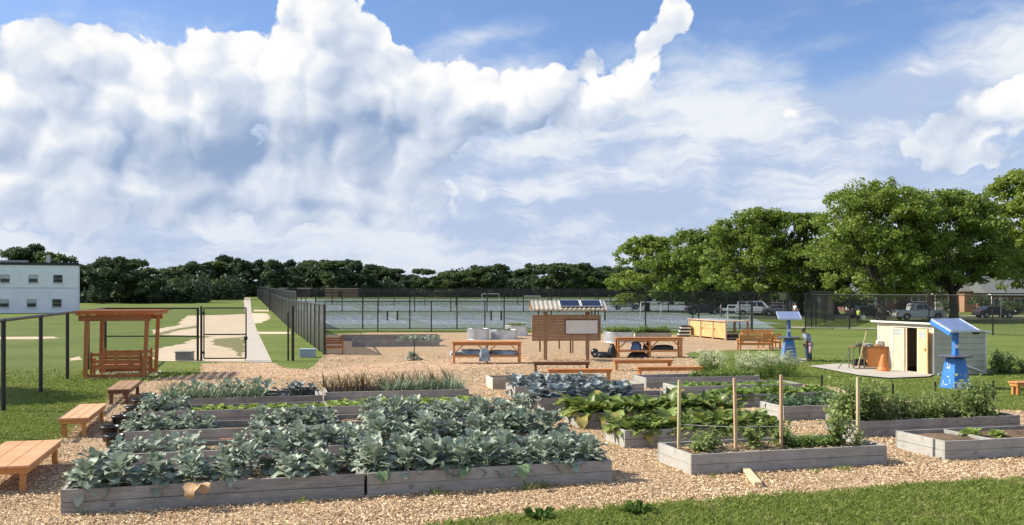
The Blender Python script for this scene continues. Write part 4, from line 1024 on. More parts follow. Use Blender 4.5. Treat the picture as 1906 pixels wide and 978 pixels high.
def person(label, loc, rz, skin, shirt, legs, shoes, hairc, s=1.0, pose='stand', lean=0.0, hat=None, wrap=None, hands=False):
    root = thing('person', label, 'person', loc, rz); root.scale = (s,)*3
    # facing local -y
    if pose == 'lean':                                        # right arm forward on a table, head bowed
        sh = -.10; Lh, Rh = (-.16,-.60,1.14), (.30,.02,.86); Le, Re = (-.26,-.30,1.16), (.36,.06,1.12)
    elif pose == 'push': sh = -.10; Lh, Rh = (-.2,-.45,1.0), (.2,-.45,1.0); Le, Re = (-.27,-.15,1.1), (.27,-.15,1.1)
    else: sh = 0.0; Lh, Rh = (-.27,-.08,.78), (.27,-.06,.78); Le, Re = (-.27,.02,1.08), (.27,.02,1.08)
    hy = sh*1.9
    J = [(0,0,.95,(.15,.11)),(0,sh*.4,1.15,(.135,.10)),(0,sh*.85,1.36,(.16,.105)),(0,sh,1.47,(.07,.065)),(0,hy-.01,1.56,(.058,.06)),(0,hy-.03,1.66,(.078,.095)),(0,hy-.03,1.75,(.055,.07)),
         (-.19,sh*.9,1.40,.06),(*Le,.043),(*Lh,.028),(.19,sh*.9,1.40,.06),(*Re,.043),(*Rh,.028),
         (-.10,.0,.86,.092),(-.12,-.015,.48,.06),(-.13,.03,.09,.042),(.10,.0,.86,.092),(.12,-.03,.48,.06),(.14,.02,.09,.042),(-.14,-.12,.035,(.035,.04)),(.15,-.13,.035,(.035,.04))]
    E = [(0,1),(1,2),(2,3),(3,4),(4,5),(5,6),(2,7),(7,8),(8,9),(2,10),(10,11),(11,12),(0,13),(13,14),(14,15),(0,16),(16,17),(17,18),(15,19),(18,20)]
    # hands: palm, four fingers, thumb, all in the same skin
    for wr, el, sg in ((9, 8, -1), (12, 11, 1)):
        w = Vector(J[wr][:3]); d = (w-Vector(J[el][:3])).normalized(); side = d.cross(Vector((0,0,1))).normalized()
        p = w+d*.07; J.append((*p, (.036,.02))); E.append((wr, len(J)-1)); pi_ = len(J)-1
        for f, (off, ln) in enumerate(((-.03,.055),(-.01,.07),(.01,.065),(.03,.05))):
            a = p+side*off+d*ln*.7; b = a+d*ln*.35-Vector((0,0,.022)); J.append((*a,.009)); E.append((pi_, len(J)-1)); J.append((*b,.008)); E.append((len(J)-2, len(J)-1))
        a = w+d*.03-side*.045*sg; b = a+d*.04-side*.015*sg; J.append((*a,.011)); E.append((pi_, len(J)-1)); J.append((*b,.009)); E.append((len(J)-2, len(J)-1))
    skin_mesh('body', J, E, skin, root)
    g = 1.17
    Js = [(0,0,.93,(.175,.135)),(0,sh*.4,1.15,(.165,.13)),(0,sh*.85,1.37,(.185,.13)),(0,sh,1.455,(.085,.08)),(-.20,sh*.9,1.40,.078),(.20,sh*.9,1.40,.078)]
    def mid(a, b, t): return tuple(a[i]+(b[i]-a[i])*t for i in range(3))
    Js += [(*mid((-.19,sh*.9,1.40), Le, .75), .066), (*mid((.19,sh*.9,1.40), Re, .75), .066)]
    skin_mesh('shirt', Js, [(0,1),(1,2),(2,3),(2,4),(2,5),(4,6),(5,7)], shirt, root)
    Jt = [(0,0,.96,(.172,.135)),(-.10,0,.84,.118),(-.12,-.015,.48,.085),(-.13,.03,.11,.068),(.10,0,.84,.118),(.12,-.03,.48,.085),(.14,.02,.11,.068)]
    skin_mesh('trousers', Jt, [(0,1),(1,2),(2,3),(0,4),(4,5),(5,6)], legs, root)
    for sx in (-1, 1): skin_mesh('shoe', [(sx*.135,.05,.05,(.05,.05)),(sx*.14,-.10,.04,(.048,.038)),(sx*.145,-.17,.032,(.035,.028))], [(0,1),(1,2)], shoes, root, 1)
    skin_mesh('hair', [(0,hy+.03,1.63,(.07,.06)),(0,hy+.0,1.71,(.094,.10)),(0,hy-.02,1.785,(.06,.065))], [(0,1),(1,2)], hairc, root)
    fc = MB(); fy = hy-.03-.095
    for sx in (-1, 1): fc.lathe([(0,-.008),(.011,0),(0,.008)], 8, c=(sx*.032, fy+.012, 1.665), cap=False)
    fc.build('eyes', M['hair'], root)
    nz = MB(); nz.add([(0,fy+.01,1.67),(-.014,fy+.012,1.625),(.014,fy+.012,1.625),(0,fy-.018,1.63)], [(0,1,3),(0,3,2),(1,2,3)]); nz.build('nose', skin, root)
    return root
x, y = G(1502, 674)
pr = person('person in dark dungarees and grey tee leaning on the blue stand table', (x+.10, y+.05, 0), math.radians(-125), M['skin_d'], cloth('grey_blue_tee', (.24,.30,.38)), cloth('dark_denim', (.045,.075,.10)), cloth('dark_shoe', (.03,.03,.03)), cloth('green_brown_hair', (.03,.035,.02)), .9, 'lean'); pr.scale = (1.3, 1.25, .9)
skin_mesh('jacket', [(.14,.14,1.02,(.10,.06)),(.26,.16,.84,(.08,.06)),(.34,.18,.62,(.07,.05)),(.36,.16,.46,(.03,.03))], [(0,1),(1,2),(2,3)], cloth('pink_grey_cloth', (.34,.24,.26)), pr)
skin_mesh('apron_bib', [(0,-.02,1.0,(.185,.15)),(0,-.05,1.2,(.17,.145))], [(0,1)], cloth('dark_denim_bib', (.05,.08,.11)), pr)
def far_person(label, px, foot, **k):
    x, y = G(px, foot); return person(label, (x, y, T(y)), k.pop('rz', 0), **k)
far_person('person in a yellow green vest on the street lawn left of the pickup', 1597, 601, skin=M['skin_l'], shirt=cloth('vest', (.40,.62,.05)), legs=M['bplastic'], shoes=M['bplastic'], hairc=M['hair'], s=.86, rz=2.2, pose='push')
far_person('person in pale clothes standing beyond the courts by a tree', 1342, 590, skin=M['skin_l'], shirt=cloth('pale_top', (.5,.5,.52)), legs=cloth('grey_legs', (.22,.22,.24)), shoes=M['bplastic'], hairc=M['hair'], s=.95, rz=1)
far_person('person in a white shirt walking beyond the first blue stand', 1480, 592, skin=M['skin_l'], shirt=cloth('white_top', (.8,.8,.8)), legs=cloth('dark_legs', (.05,.05,.06)), shoes=M['bplastic'], hairc=M['hair'], s=1.0, rz=-1)
# small pushchair by the person in the vest
x, y = G(1607, 601); root = thing('pushchair', 'small pale pushchair beside the person in the yellow green vest', 'pushchair', (x, y, T(y)))
mb = MB(); mb.box(-.2,.2,-.15,.2,.35,.75); mb.build('seat', M['white'], root, bevel=.05)
for sx in (-.24,.24):
    for sy in (-.25,.25): mb = MB(); mb.tube((sx-.02,sy,.12),(sx+.02,sy,.12),.12,n=12); mb.build('wheel', M['bplastic'], root)
mb = MB(); mb.tube((-.2,.2,.6),(-.2,.5,1.0),.02); mb.tube((.2,.2,.6),(.2,.5,1.0),.02); mb.tube((-.2,.5,1.0),(.2,.5,1.0),.02); mb.build('handle', M['bplastic'], root)

# ================================================================ GOALS, CARS, HOUSES
def goal(label, px, foot, w, H=2.1, rz=0.0, d=None):
    if d is None: x, y = G(px, foot)
    else: y = d; x = (px-CX)*d/F
    root = thing('goal', label, 'goal', (x, y, T(y)), rz, 'white football goals'); r = .06
    for px_ in (0, w): mb = MB(); mb.tube((px_,0,0),(px_,0,H),r); mb.build('post', M['white'], root)
    mb = MB(); mb.tube((0,0,H),(w,0,H),r); mb.build('crossbar', M['white'], root)
    mb = MB()
    for px_ in (0, w): mb.tube((px_,0,H),(px_,1.6,.05),.03); mb.tube((px_,0,.05),(px_,1.6,.05),.03)
    mb.tube((0,1.6,.05),(w,1.6,.05),.03); mb.build('ground_frame', M['white'], root)
goal('white football goal behind the plywood counter', 1355, 604, 2.55, 1.85, d=99)
goal('white football goal between the notice board and the counter', 1193, 592, 2.5, 1.85, d=118)
goal('small white goal on the far courts above the left planter group', 897, 556, 3.4, 2.1, d=190)
goal('small white goal on the far courts left of the notice board roof', 974, 561, 3.0, 1.9, d=170)
def car(label, x, y, rz, paint, kind='car', group='vehicles parked along the street'):
    root = thing('pickup_truck' if kind == 'pickup' else ('van' if kind == 'van' else 'car'), label, {'pickup':'pickup truck','van':'van'}.get(kind, 'car'), (x, y, T(y)), rz, group)
    P_ = {'pickup': dict(L=5.6, body=[(0,.55),(.05,1.0),(.25,1.05),(1.55,1.12),(1.9,1.12),(3.75,1.12),(5.5,1.12),(5.6,.5)], cab=[(1.35,1.12),(2.05,1.80),(2.3,1.86),(3.45,1.86),(3.7,1.78),(3.8,1.12)], wheels=(.95,4.55)),
          'van': dict(L=5.0, body=[(0,.5),(.05,.95),(.9,1.1),(5.0,1.15),(5.0,.5)], cab=[(.75,1.1),(1.5,1.80),(1.8,1.88),(4.6,1.88),(4.9,1.15)], wheels=(.9,4.0)),
          'car': dict(L=4.5, body=[(0,.45),(.03,.75),(.2,.85),(1.3,.95),(4.2,.98),(4.48,.8),(4.5,.45)], cab=[(1.15,.95),(1.85,1.38),(2.2,1.44),(3.2,1.43),(3.9,.98)], wheels=(.85,3.65))}[kind]
    W = 1.9; L = P_['L']; z0 = .33
    # body outline with wheel arches cut out
    pts = list(P_['body']); bot = []
    for wc in reversed(P_['wheels']):
        bot += [(wc+.46*math.cos(t), z0+.0+.46*math.sin(t)*.95) for t in [PI*k/8 for k in range(0, 9)]]
    pts = [(0, z0)]+pts+[(L, z0)]+bot
    mb = MB(); mb.prism([(a, b) for a, b in pts], -W/2, W/2, 'y'); body = mb.build('body', paint, root, bevel=.05, recalc=True)
    mb = MB(); c = P_['cab']; n = len(c); vs = []
    zt = max(b for a, b in c); zb = min(b for a, b in c)
    for s_ in (-1, 1):
        for a, b in c: vs.append((a, s_*(W/2-.04-.16*(b-zb)/(zt-zb)), b-.01))
    mb.add(vs, [tuple(range(n)), tuple(reversed(range(n, 2*n)))]+[(i, n+i, n+(i+1) % n, (i+1) % n) for i in range(n)]); cab = mb.build('cab', paint, root, bevel=.04, recalc=True)
    def lerp(a, b, t): return a+(b-a)*t
    # side windows proud of the cab, windscreen and rear window
    xa, xb = c[0][0], c[-1][0]; zlo, zhi = zb+.08, zt-.12
    def yw(z): return W/2-.04-.16*(z-zb)/(zt-zb)
    spans = [(xa+.55, (xa+xb)/2-.03), ((xa+xb)/2+.05, xb-.35)] if kind != 'van' else [(xa+.55, xa+1.5),(xa+1.6, xa+2.7),(xa+2.8, xb-.25)]
    for s_ in (-1, 1):
        for k, (a, b) in enumerate(spans):
            sh_ = .32 if k == 0 else 0
            mb = MB(); v = [(a, s_*(yw(zlo)+.012), zlo-.01), (b, s_*(yw(zlo)+.012), zlo-.01), (b-(.12 if k == len(spans)-1 else 0), s_*(yw(zhi)+.012), zhi), (a+sh_, s_*(yw(zhi)+.012), zhi)]
            mb.add(v, [(0,1,2,3)]); mb.build('window', M['glass'], cab)
    f0, f1 = c[0], c[1]; mb = MB(); v = []
    for t in (.12, .9):
        z = lerp(f0[1], f1[1], t); x_ = lerp(f0[0], f1[0], t)-.015; v += [(x_, -yw(z)+.1, z+.01), (x_, yw(z)-.1, z+.01)]
    mb.add(v, [(0,1,3,2)]); mb.build('windscreen', M['glass'], cab)
    for wc in P_['wheels']:
        for s_ in (-1, 1):
            mb = MB(); y1 = s_*(W/2-.02); mb.tube((wc, y1-s_*.22, .36), (wc, y1, .36), .36, n=24); w_ = mb.build('wheel', M['bplastic'], root)
            mb = MB(); mb.tube((wc, y1+s_*.001, .36), (wc, y1+s_*.012, .36), .21, n=16); mb.build('rim', M['grey'], w_)
    for s_ in (-.68, .68): mb = MB(); mb.box(-.015, .06, s_-.16, s_+.16, .74, .88); mb.build('headlight', M['lamp'], root)
    for s_ in (-.78, .78): mb = MB(); mb.box(L-.04, L+.012, s_-.08, s_+.08, .72, .95); mb.build('taillight', M['tail'], root)
    mb = MB(); mb.box(-.03, .05, -.48, .48, .55, .86); mb.build('grille', M['bplastic'], root)
    mb = MB(); mb.box(-.07, .02, -.9, .9, .36, .52); mb.box(L-.03, L+.05, -.9, .9, .36, .52); mb.build('bumper', M['bplastic' if kind != 'pickup' else 'grey'], root)
    for s_ in (-1, 1): mb = MB(); mb.box(xa+.45, xa+.6, s_*(W/2+.02)-.1*(s_ < 0), s_*(W/2+.02)+.1*(s_ > 0), zb+.02, zb+.2); mb.build('mirror', M['bplastic'], root)
    return root
M['lamp'] = plain('headlight_glass', (.7,.7,.72), .1); M['tail'] = plain('taillight_red', (.4,.02,.02), .2)
def paint(n, c): return plain(n, c, .25, .3, .04)
X = lambda px, d: (px-CX)*d/F
car('pale silver pickup parked under the tallest tree behind the shed', X(1765,107), 108.6, PI+.08, paint('silver_paint', (.55,.57,.58)), 'pickup')
car('white van parked beyond the courts, left of the first blue stand', X(1445,122), 122.5, PI-.25, paint('white_van_paint', (.78,.78,.78)), 'van')
car('dark grey car parked right of the white van', X(1486,121), 121, PI-.2, paint('grey_paint', (.20,.21,.23)), 'car')
car('dark car parked beyond the courts above the plywood counter', X(1345,126), 128, PI+.05, paint('dark_paint', (.03,.035,.045)), 'car')
car('dark blue car parked left of the pickup under the trees', X(1650,113), 113.2, PI+.05, paint('navy_paint', (.025,.035,.06)), 'car')
car('dark car at the kerb near the right edge', X(1905,112), 114.5, PI+.05, paint('charcoal_paint', (.04,.04,.045)), 'car')
car('silver car parked beyond the courts right of the notice board roof', X(1196,150), 152, PI, paint('silver_car_paint', (.5,.51,.53)), 'car')
M['brick'] = plain('red_brick', (.15,.09,.07), .9, var=.2, sc=8); M['brick_o'] = plain('orange_brick', (.40,.23,.14), .9, var=.12, sc=8); M['shingle'] = plain('grey_shingle', (.13,.14,.14), .9, var=.2, sc=6); M['siding_w'] = plain('white_siding', (.62,.62,.60), .7)
def house(label, x, y, rz, W, D, h, roofh, wallm, wins, gable=False, porch=None, chimney=None, door=None, front='y'):
    root = thing('house', label, 'house', (x, y, T(y)), rz); e = .45
    mb = MB(); mb.box(0, W, 0, D, -.3, h)
    wl = mb.build('wall', wallm, root)
    mb = MB()
    if gable:                                                # gable end to the street
        mb.prism([(-e, h-.15), (W+e, h-.15), (W/2, h+roofh)], -e, D+e, 'y')
    else:
        mb.add([(-e,-e,h-.1),(W+e,-e,h-.1),(W+e,D+e,h-.1),(-e,D+e,h-.1),(-e+.1,D/2,h+roofh),(W+e-.1,D/2,h+roofh)], [(0,1,5,4),(2,3,4,5),(0,4,3),(1,2,5),(3,2,1,0)])
    rf = mb.build('roof', M['shingle'], root, recalc=True)
    if gable: mb = MB(); mb.prism([(-.1, h-.1), (W+.1, h-.1), (W/2, h+roofh-.35)], -e-.03, -e-.003, 'y'); mb.build('gable_board', M['siding_w'], rf, recalc=True)
    if chimney: mb = MB(); mb.box(chimney, chimney+.8, D*.4, D*.4+.8, h, h+roofh+1.0); mb.build('chimney', M['brick'], rf)
    for (wx_, wz, ww, wh) in wins:
        mb = MB(); mb.box(wx_, wx_+ww, -.04, -.003, wz, wz+wh); fr = mb.build('window', M['white'], root)
        n = 2 if ww > 1.2 else 1; g = .09
        for k in range(n):
            a = wx_+g+k*(ww-g)/n; mb = MB(); mb.box(a, a+(ww-g)/n-g, -.055, -.043, wz+g, wz+wh-g); mb.build('pane', M['glass'], fr)
    if door: mb = MB(); mb.box(door, door+1.0, -.05, -.003, 0, 2.1); d_ = mb.build('door', M['white'], root); mb = MB(); mb.box(door+.8, door+.88, -.09, -.052, .95, 1.05); mb.build('handle', M['black'], d_)
    if porch:
        a, b, dp = porch; mb = MB(); mb.box(a, b, -dp, -.06, 2.45, 2.65); mb.build('porch_roof', M['siding_w'], root)
        for px_ in (a+.1, b-.25, (a+b)/2): mb = MB(); mb.box(px_, px_+.16, -dp+.05, -dp+.21, 0, 2.448); mb.build('porch_post', M['white'], root)
        mb = MB(); mb.box(a, b, -dp, -.06, -.2, .15); mb.build('porch_floor', M['concrete'], root)
    return root
house('red brick house with a small white gable and bay window', X(1572,140), 140, -.04, 7.2, 8, 3.0, 2.2, M['brick'], [(1.0,.9,2.0,1.2),(4.6,.9,1.4,1.2)], chimney=5.6, door=3.5)
hx = house('white gabled bay wing in front of the red brick house', X(1588,136), 136.5, -.04, 3.0, 2.9, 2.6, 1.2, M['siding_w'], [(.6,.9,1.7,1.1)], gable=True)
house('red brick house with a white porch behind the pickup', X(1690,142), 142, -.04, 8.0, 8, 3.0, 2.0, M['brick'], [(.5,1.4,2.2,1.1),(5.4,1.0,1.6,1.1)], porch=(3.2,7.2,1.8), door=4.2)
house('orange brick house between the two right trees', X(1795,138), 138, -.04, 4.4, 8, 3.1, 1.8, M['brick_o'], [(1.0,1.0,1.4,1.2)], chimney=.4)
house('low brown house with a grey roof and white porch at the right edge', X(1838,134), 134, -.05, 11, 8, 2.9, 2.3, M['brick'], [(.8,.9,2.0,1.2),(3.6,.9,1.6,1.2),(7,.9,1.6,1.2)], porch=(-.2,11.2,1.6), door=6)
house('dark brick house behind the white van', X(1425,155), 155, 0, 9, 8, 3.2, 2.2, M['brick'], [(1,1,1.6,1.2),(5,1,1.6,1.2)], door=3.5)
def low_building(label, px0, px1, top, base_d, mat, roofm):
    d = base_d; x0 = X(px0, d); W = X(px1, d)-x0; H = ZH(top, d)-T(d); root = thing('low_building', label, 'building', (x0, d, T(d)))
    mb = MB(); mb.box(0, W, 0, 4, -.3, H-.3); mb.build('wall', mat, root); mb = MB(); mb.box(-.2, W+.2, -.2, 4.2, H-.298, H); mb.build('roof', roofm, root)
    mb = MB(); mb.box(W*.4, W*.4+1.2, -.03, -.003, 0, 1.9); mb.build('door', M['dark'], root)
low_building('low reddish building in front of the far wood, larger one', 605, 664, 537, 290, M['brick_o'], M['roofmetal'])
low_building('low pale roofed building at the far end of the long fence', 520, 577, 536, 292, M['brick'], M['roofmetal'])
low_building('small reddish hut in front of the far wood near the middle', 808, 829, 541, 292, M['brick_o'], M['roofmetal'])
# white two storey building on the left
def white_building():
    d = 136; x1 = X(145, d); W = 24; z0 = T(d); H = ZH(490, d)-z0; A = .40; ca, sa = math.cos(A), math.sin(A)
    root = thing('white_building', 'white two storey flat roofed building at the left edge', 'building', (x1, d, z0), A)       # local x runs left from the right corner
    w = plain('pale_blue_white_wall', (.80,.84,.91), .8, var=.05, sc=.6)
    mb = MB(); mb.box(-W, 0, 0, 9, -.3, H-.35); mb.build('wall', w, root)
    mb = MB(); mb.box(-W-.1, .12, -.12, 9.1, H-.348, H+.02); mb.build('roof_edge', M['black'], root)
    mb = MB(); mb.box(-W, 0, -.05, -.003, H*.5-.05, H*.5); mb.build('string_course', M['grey'], root)
    mb = MB(); mb.box(-8.4, -8.3, -.06, -.003, H*.02, H-.4); mb.build('drainpipe', w, root)
    def win(px, storey):
        q = (px-CX)/F; u = (x1-q*d)/(q*sa-ca)*1.0              # where the ray meets the wall
        y_ = d+u*sa; ww, wh = 16*y_/F, 15*y_/F; z_ = H*(.60 if storey else .115)
        mb = MB(); mb.box(u, u+ww, -.05, -.003, z_, z_+wh); fr = mb.build('window', M['grey'], root)
        mb = MB(); mb.box(u+.07, u+ww-.07, -.07, -.052, z_+.07, z_+wh*.5-.03); mb.build('pane', M['glass'], fr)
        mb = MB(); mb.box(u+.07, u+ww-.07, -.065, -.052, z_+wh*.5+.03, z_+wh-.07); mb.build('pane', M['pane'] if px < 60 else M['glass'], fr)
        mb = MB(); mb.box(u-.06, u+ww+.06, -.14, -.052, z_-.09, z_-.003); mb.build('sill', M['siding_w'], fr)
    for px in (-38, 0, 53, 99): win(px, 1)
    for px in (-40, -1, 50, 97): win(px, 0)
    mb = MB(); mb.box(-4.2, -3.7, 3, 3.5, H+.03, H+1.2); mb.build('roof_vent', M['siding_w'], root)
    mb = MB(); mb.box(-10, -6.6, 2, 5, H+.03, H+.35); mb.build('roof_unit', M['grey'], root)
white_building()
def sign(label, px, foot, h, w, hh, col):
    y = foot; x = X(px, y); root = thing('road_sign', label, 'sign', (x, y, T(y)))
    mb = MB(); mb.tube((0,0,0),(0,0,h),.035,n=6); mb.build('post', M['grey'], root); mb = MB(); mb.box(-w/2,w/2,-.06,-.04,h-hh,h); mb.build('plate', col, root)
sign('small white street sign on a pole beside the right house', 1863, 113, 2.5, .36, .5, M['white'])
sign('small white street sign on a pole left of the shed trees', 1525, 110, 2.5, .36, .5, M['white'])
sign('yellow round topped banner sign on the court fence', 1458, 118, 3.0, .9, .9, plain('yellow_banner', (.45,.42,.18), .6))
# net posts and nets on the near courts
for i, cx in enumerate((-19, -7.5, 4, 15.5)):
    root = thing('tennis_net', ['tennis net on the leftmost near court','tennis net on the near court behind the left planter group','tennis net on the near court behind the notice board','tennis net on the near court before the first goal'][i], 'net', (cx-5.2, 106, T(106)), 0, 'tennis nets on the near courts')
    for q in (0, 10.4): mb = MB(); mb.tube((q,0,0),(q,0,1.1),.09,n=8); mb.build('post', M['black'], root)
    panel('net', [(0,0),(10.4,0)], M['link_black'], root, .95, .08, (cx-5.2, 106, T(106))); mb = MB(); mb.box(.1,10.3,-.012,.012,.95,1.02); mb.build('net_band', M['white'], root)
# ================================================================ PLANTS
M['broc'] = leaf('blue_green_leaf', (.15,.205,.145), (.42,.49,.39), .48, .2, .45, old=.035)
M['broc2'] = leaf('mid_green_cabbage_leaf', (.10,.17,.08), (.20,.29,.15), .45, .2)
M['cabb'] = leaf('blue_cabbage_leaf', (.12,.16,.17), (.27,.33,.35), .5, .14, .4)
M['chard'] = leaf('deep_green_leaf', (.06,.115,.022), (.30,.38,.10), .42, .32, .45, old=.02)
M['lett'] = leaf('lettuce_leaf', (.20,.30,.05), (.40,.50,.14), .5, .35)
M['leek'] = leaf('leek_leaf', (.09,.15,.08), (.29,.37,.24), .5, .25)
M['garlic'] = leaf('withered_leaf', (.10,.075,.035), (.30,.22,.12), .7, .2)
M['tom'] = leaf('tomato_leaf', (.10,.17,.04), (.40,.48,.18), .55, .42)
M['straw'] = leaf('low_green_leaf', (.09,.16,.03), (.27,.38,.09), .5, .35)
M['flower'] = plain('white_green_flower', (.62,.66,.42), .8)
M['strawmulch'] = island_mat('straw', [(.34,.24,.13),(.55,.42,.26),(.68,.55,.38)])

def leaf_grid(L, W, bend, wave, up, az, r, ns=7, nt_=4, stalk=.25, roll=.25, r0=.02, z0=0.0, curl=.4):
    """one leaf: a stalk and a waved, bent blade. Returns (V, F)."""
    s = np.linspace(0, 1, ns+1); t = np.linspace(-1, 1, nt_+1)
    ang = up-bend*s**1.3                                       # direction of the midrib above the level
    ds = np.diff(s, prepend=0)*L
    px = r0+np.cumsum(np.cos(ang)*ds); pz = z0+np.cumsum(np.sin(ang)*ds)
    q = np.clip((s-stalk)/(1-stalk), 0, 1)
    w = np.where(s < stalk, .05*W, W*(.10+.95*np.sin(PI*np.clip(q, .0, 1)**.75)**.7)); w[-1] = W*.18
    ph = r.uniform(0, 6.28, 3)
    V = np.zeros((ns+1, nt_+1, 3))
    for j, tt in enumerate(t):
        off = wave*abs(tt)**1.5*np.sin(s*11+ph[0]+tt*2)*q+roll*abs(tt)**2*w*.5
        V[:, j, 0] = px-np.sin(ang)*off; V[:, j, 1] = tt*w*.5*(1+.16*np.sin(s*17+ph[1]+tt*3)); V[:, j, 2] = pz+np.cos(ang)*off
    c, s_ = math.cos(az), math.sin(az)
    X = V[..., 0]*c-V[..., 1]*s_; Y = V[..., 0]*s_+V[..., 1]*c
    V = np.stack([X, Y, V[..., 2]], -1).reshape(-1, 3)
    F_ = [(i*(nt_+1)+j, (i+1)*(nt_+1)+j, (i+1)*(nt_+1)+j+1, i*(nt_+1)+j+1) for i in range(ns) for j in range(nt_)]
    return V, np.array(F_)
def join(parts):
    V, Fs, b = [], [], 0
    for v, f in parts: V.append(v); Fs.append(f+b); b += len(v)
    return np.concatenate(V), np.concatenate(Fs)
def mesh_of(name, parts, mat, sm=True):
    me = np_mesh(name, *join(parts), smooth_=sm); me.materials.append(mat); return me
def stem(L, r_=.02, lean=(0,0), z0=0.0):
    n = 5; V = []
    for z, rr in ((z0, r_), (z0+L, r_*.7)):
        for i in range(n): V.append((rr*math.cos(2*PI*i/n)+lean[0]*(z-z0), rr*math.sin(2*PI*i/n)+lean[1]*(z-z0), z))
    return np.array(V), np.array([(i, (i+1) % n, n+(i+1) % n, n+i) for i in range(n)])
def brassica(seed, nl=36, size=.37, up=(.15, 1.45), wide=.185, heart=True, h0=.10):
    r = np.random.default_rng(seed); P = [stem(.34, .022)]
    for i in range(nl):
        k = i/nl; el = up[0]+(up[1]-up[0])*k+r.normal(0, .12); L = size*(1.12-.38*k)*r.uniform(.85, 1.15)
        P.append(leaf_grid(L, wide*(1.1-.3*k)*r.uniform(.85, 1.15), r.uniform(.5, 1.9)*(1-.35*k), r.uniform(.02, .05), el, i*2.4+r.normal(0, .35), r, z0=h0+.26*k, stalk=.28, ns=8))
    return P
def chard(seed, nl=26, size=.36):
    r = np.random.default_rng(seed); P = []
    for i in range(nl):
        k = r.random(); el = .5+.95*k+r.normal(0, .1)
        P.append(leaf_grid(size*r.uniform(.7, 1.2), .15*r.uniform(.8, 1.3), r.uniform(.8, 2.2), .022, el, r.uniform(0, 6.28), r, ns=8, stalk=.3, z0=.0, r0=.03))
    return P
def strap(seed, nl=9, size=.55, w=.028, spread=.55, bend=1.3):
    r = np.random.default_rng(seed); P = []
    for i in range(nl):
        P.append(leaf_grid(size*r.uniform(.6, 1.15), w*r.uniform(.7, 1.2), abs(r.normal(bend, .7)), .0, 1.5-abs(r.normal(0, spread*.5)), r.uniform(0, 6.28), r, ns=6, nt_=2, stalk=.0, r0=.008, roll=.3))
    return P
def lettuce(seed, nl=20, size=.17):
    r = np.random.default_rng(seed); P = []
    for i in range(nl):
        k = i/nl; P.append(leaf_grid(size*(1.1-.4*k)*r.uniform(.8, 1.2), size*.75, r.uniform(.2, .9), .018, .25+1.2*k, i*2.4, r, ns=5, stalk=.08, r0=.01))
    return P
def bush(seed, H=1.0, R=.38, nst=9, nlf=34, lf=.085, up=.8):
    """tomato-like: stems carrying compound leaves"""
    r = np.random.default_rng(seed); P = []
    for i in range(nst):
        a = r.uniform(0, 6.28); q = r.uniform(.2, 1)*R; h = H*r.uniform(.65, 1.08); tip = np.array([math.cos(a)*q, math.sin(a)*q, h])
        v, f = stem(h, .012, (tip[0]/h, tip[1]/h)); P.append((v, f))
        for k in range(nlf):
            s = r.uniform(.12, 1); p = tip*s+np.append(r.normal(0, R*.30, 2), r.normal(0, .04)); az = r.uniform(0, 6.28); L = lf*r.uniform(.7, 1.6)*(1.2-.4*s)
            v, f = leaf_grid(L*1.5, L*.75, r.uniform(.4, 1.9), .006, r.uniform(-.2, 1.1), az, r, ns=4, nt_=2, stalk=.12, r0=0); P.append((v+p, f))
    return P
def feathery(seed, H=.8, nst=7, flower=True):
    r = np.random.default_rng(seed); P = []; Q = []
    for i in range(nst):
        a = r.uniform(0, 6.28); q = r.uniform(.02, .28); h = H*r.uniform(.6, 1.1); v, f = stem(h, .006, (math.cos(a)*q/h, math.sin(a)*q/h)); tip = np.array([math.cos(a)*q, math.sin(a)*q, h]); P.append((v, f))
        for k in range(22):
            s = r.uniform(.1, .95); v, f = leaf_grid(r.uniform(.06, .16), .018, r.uniform(.2, 1.6), 0, r.uniform(.1, 1.3), r.uniform(0, 6.28), r, ns=3, nt_=2, stalk=0, r0=0); P.append((v+tip*s+np.append(r.normal(0, .04, 2), 0), f))
        if flower:
            for k in range(12):
                c = tip+np.append(r.normal(0, .055, 2), r.normal(.02, .03)); z = r.uniform(.018, .034); b = np.array([[z,0,0],[0,z,.003],[-z,0,0],[0,-z,.003]]); Q.append((b+c, np.array([[0,1,2,3]])))
                b2 = np.array([[z*.8,0,-z*.6],[0,0,z*.8],[-z*.8,0,-z*.6],[0,0,-z]]); Q.append((b2+c, np.array([[0,1,2,3]])))
    return P, Q
ME = {}
ME['broc'] = [mesh_of('broccoli_plant', brassica(100+i), M['broc']) for i in range(7)]
ME['kohl'] = [mesh_of('kohlrabi_plant', brassica(150+i, nl=12, size=.33, wide=.2, h0=.04), M['broc']) for i in range(4)]
ME['cabbL'] = [mesh_of('cabbage_plant', brassica(200+i, nl=17, size=.50, up=(.35, 1.3), wide=.42, h0=.03), M['cabb']) for i in range(4)]
ME['cabbS'] = [mesh_of('cabbage_plant', brassica(220+i, nl=13, size=.33, up=(.35, 1.25), wide=.24, h0=.02), M['cabb']) for i in range(4)]
ME['chard'] = [mesh_of('chard_plant', chard(250+i), M['chard']) for i in range(5)]
ME['leek'] = [mesh_of('leek_plant', strap(300+i, 9, .66, .036, .5, .9), M['leek']) for i in range(6)]
ME['garlic'] = [mesh_of('garlic_plant', strap(330+i, 11, .72, .026, .8, .9), M['garlic']) for i in range(5)]
ME['lett'] = [mesh_of('lettuce_plant', lettuce(350+i), M['lett']) for i in range(5)]
ME['lettG'] = [mesh_of('lettuce_plant', lettuce(360+i, 24, .25), M['lett']) for i in range(3)]
ME['tom'] = [mesh_of('tomato_plant', bush(400+i, 1.02, .42, 12, 26, .09), M['tom']) for i in range(5)]
ME['tomS'] = [mesh_of('tomato_plant', bush(420+i, .42, .26, 8, 18, .065), M['tom']) for i in range(4)]
ME['pepper'] = [mesh_of('seedling', bush(440+i, .26, .13, 5, 9, .07), M['broc2']) for i in range(4)]
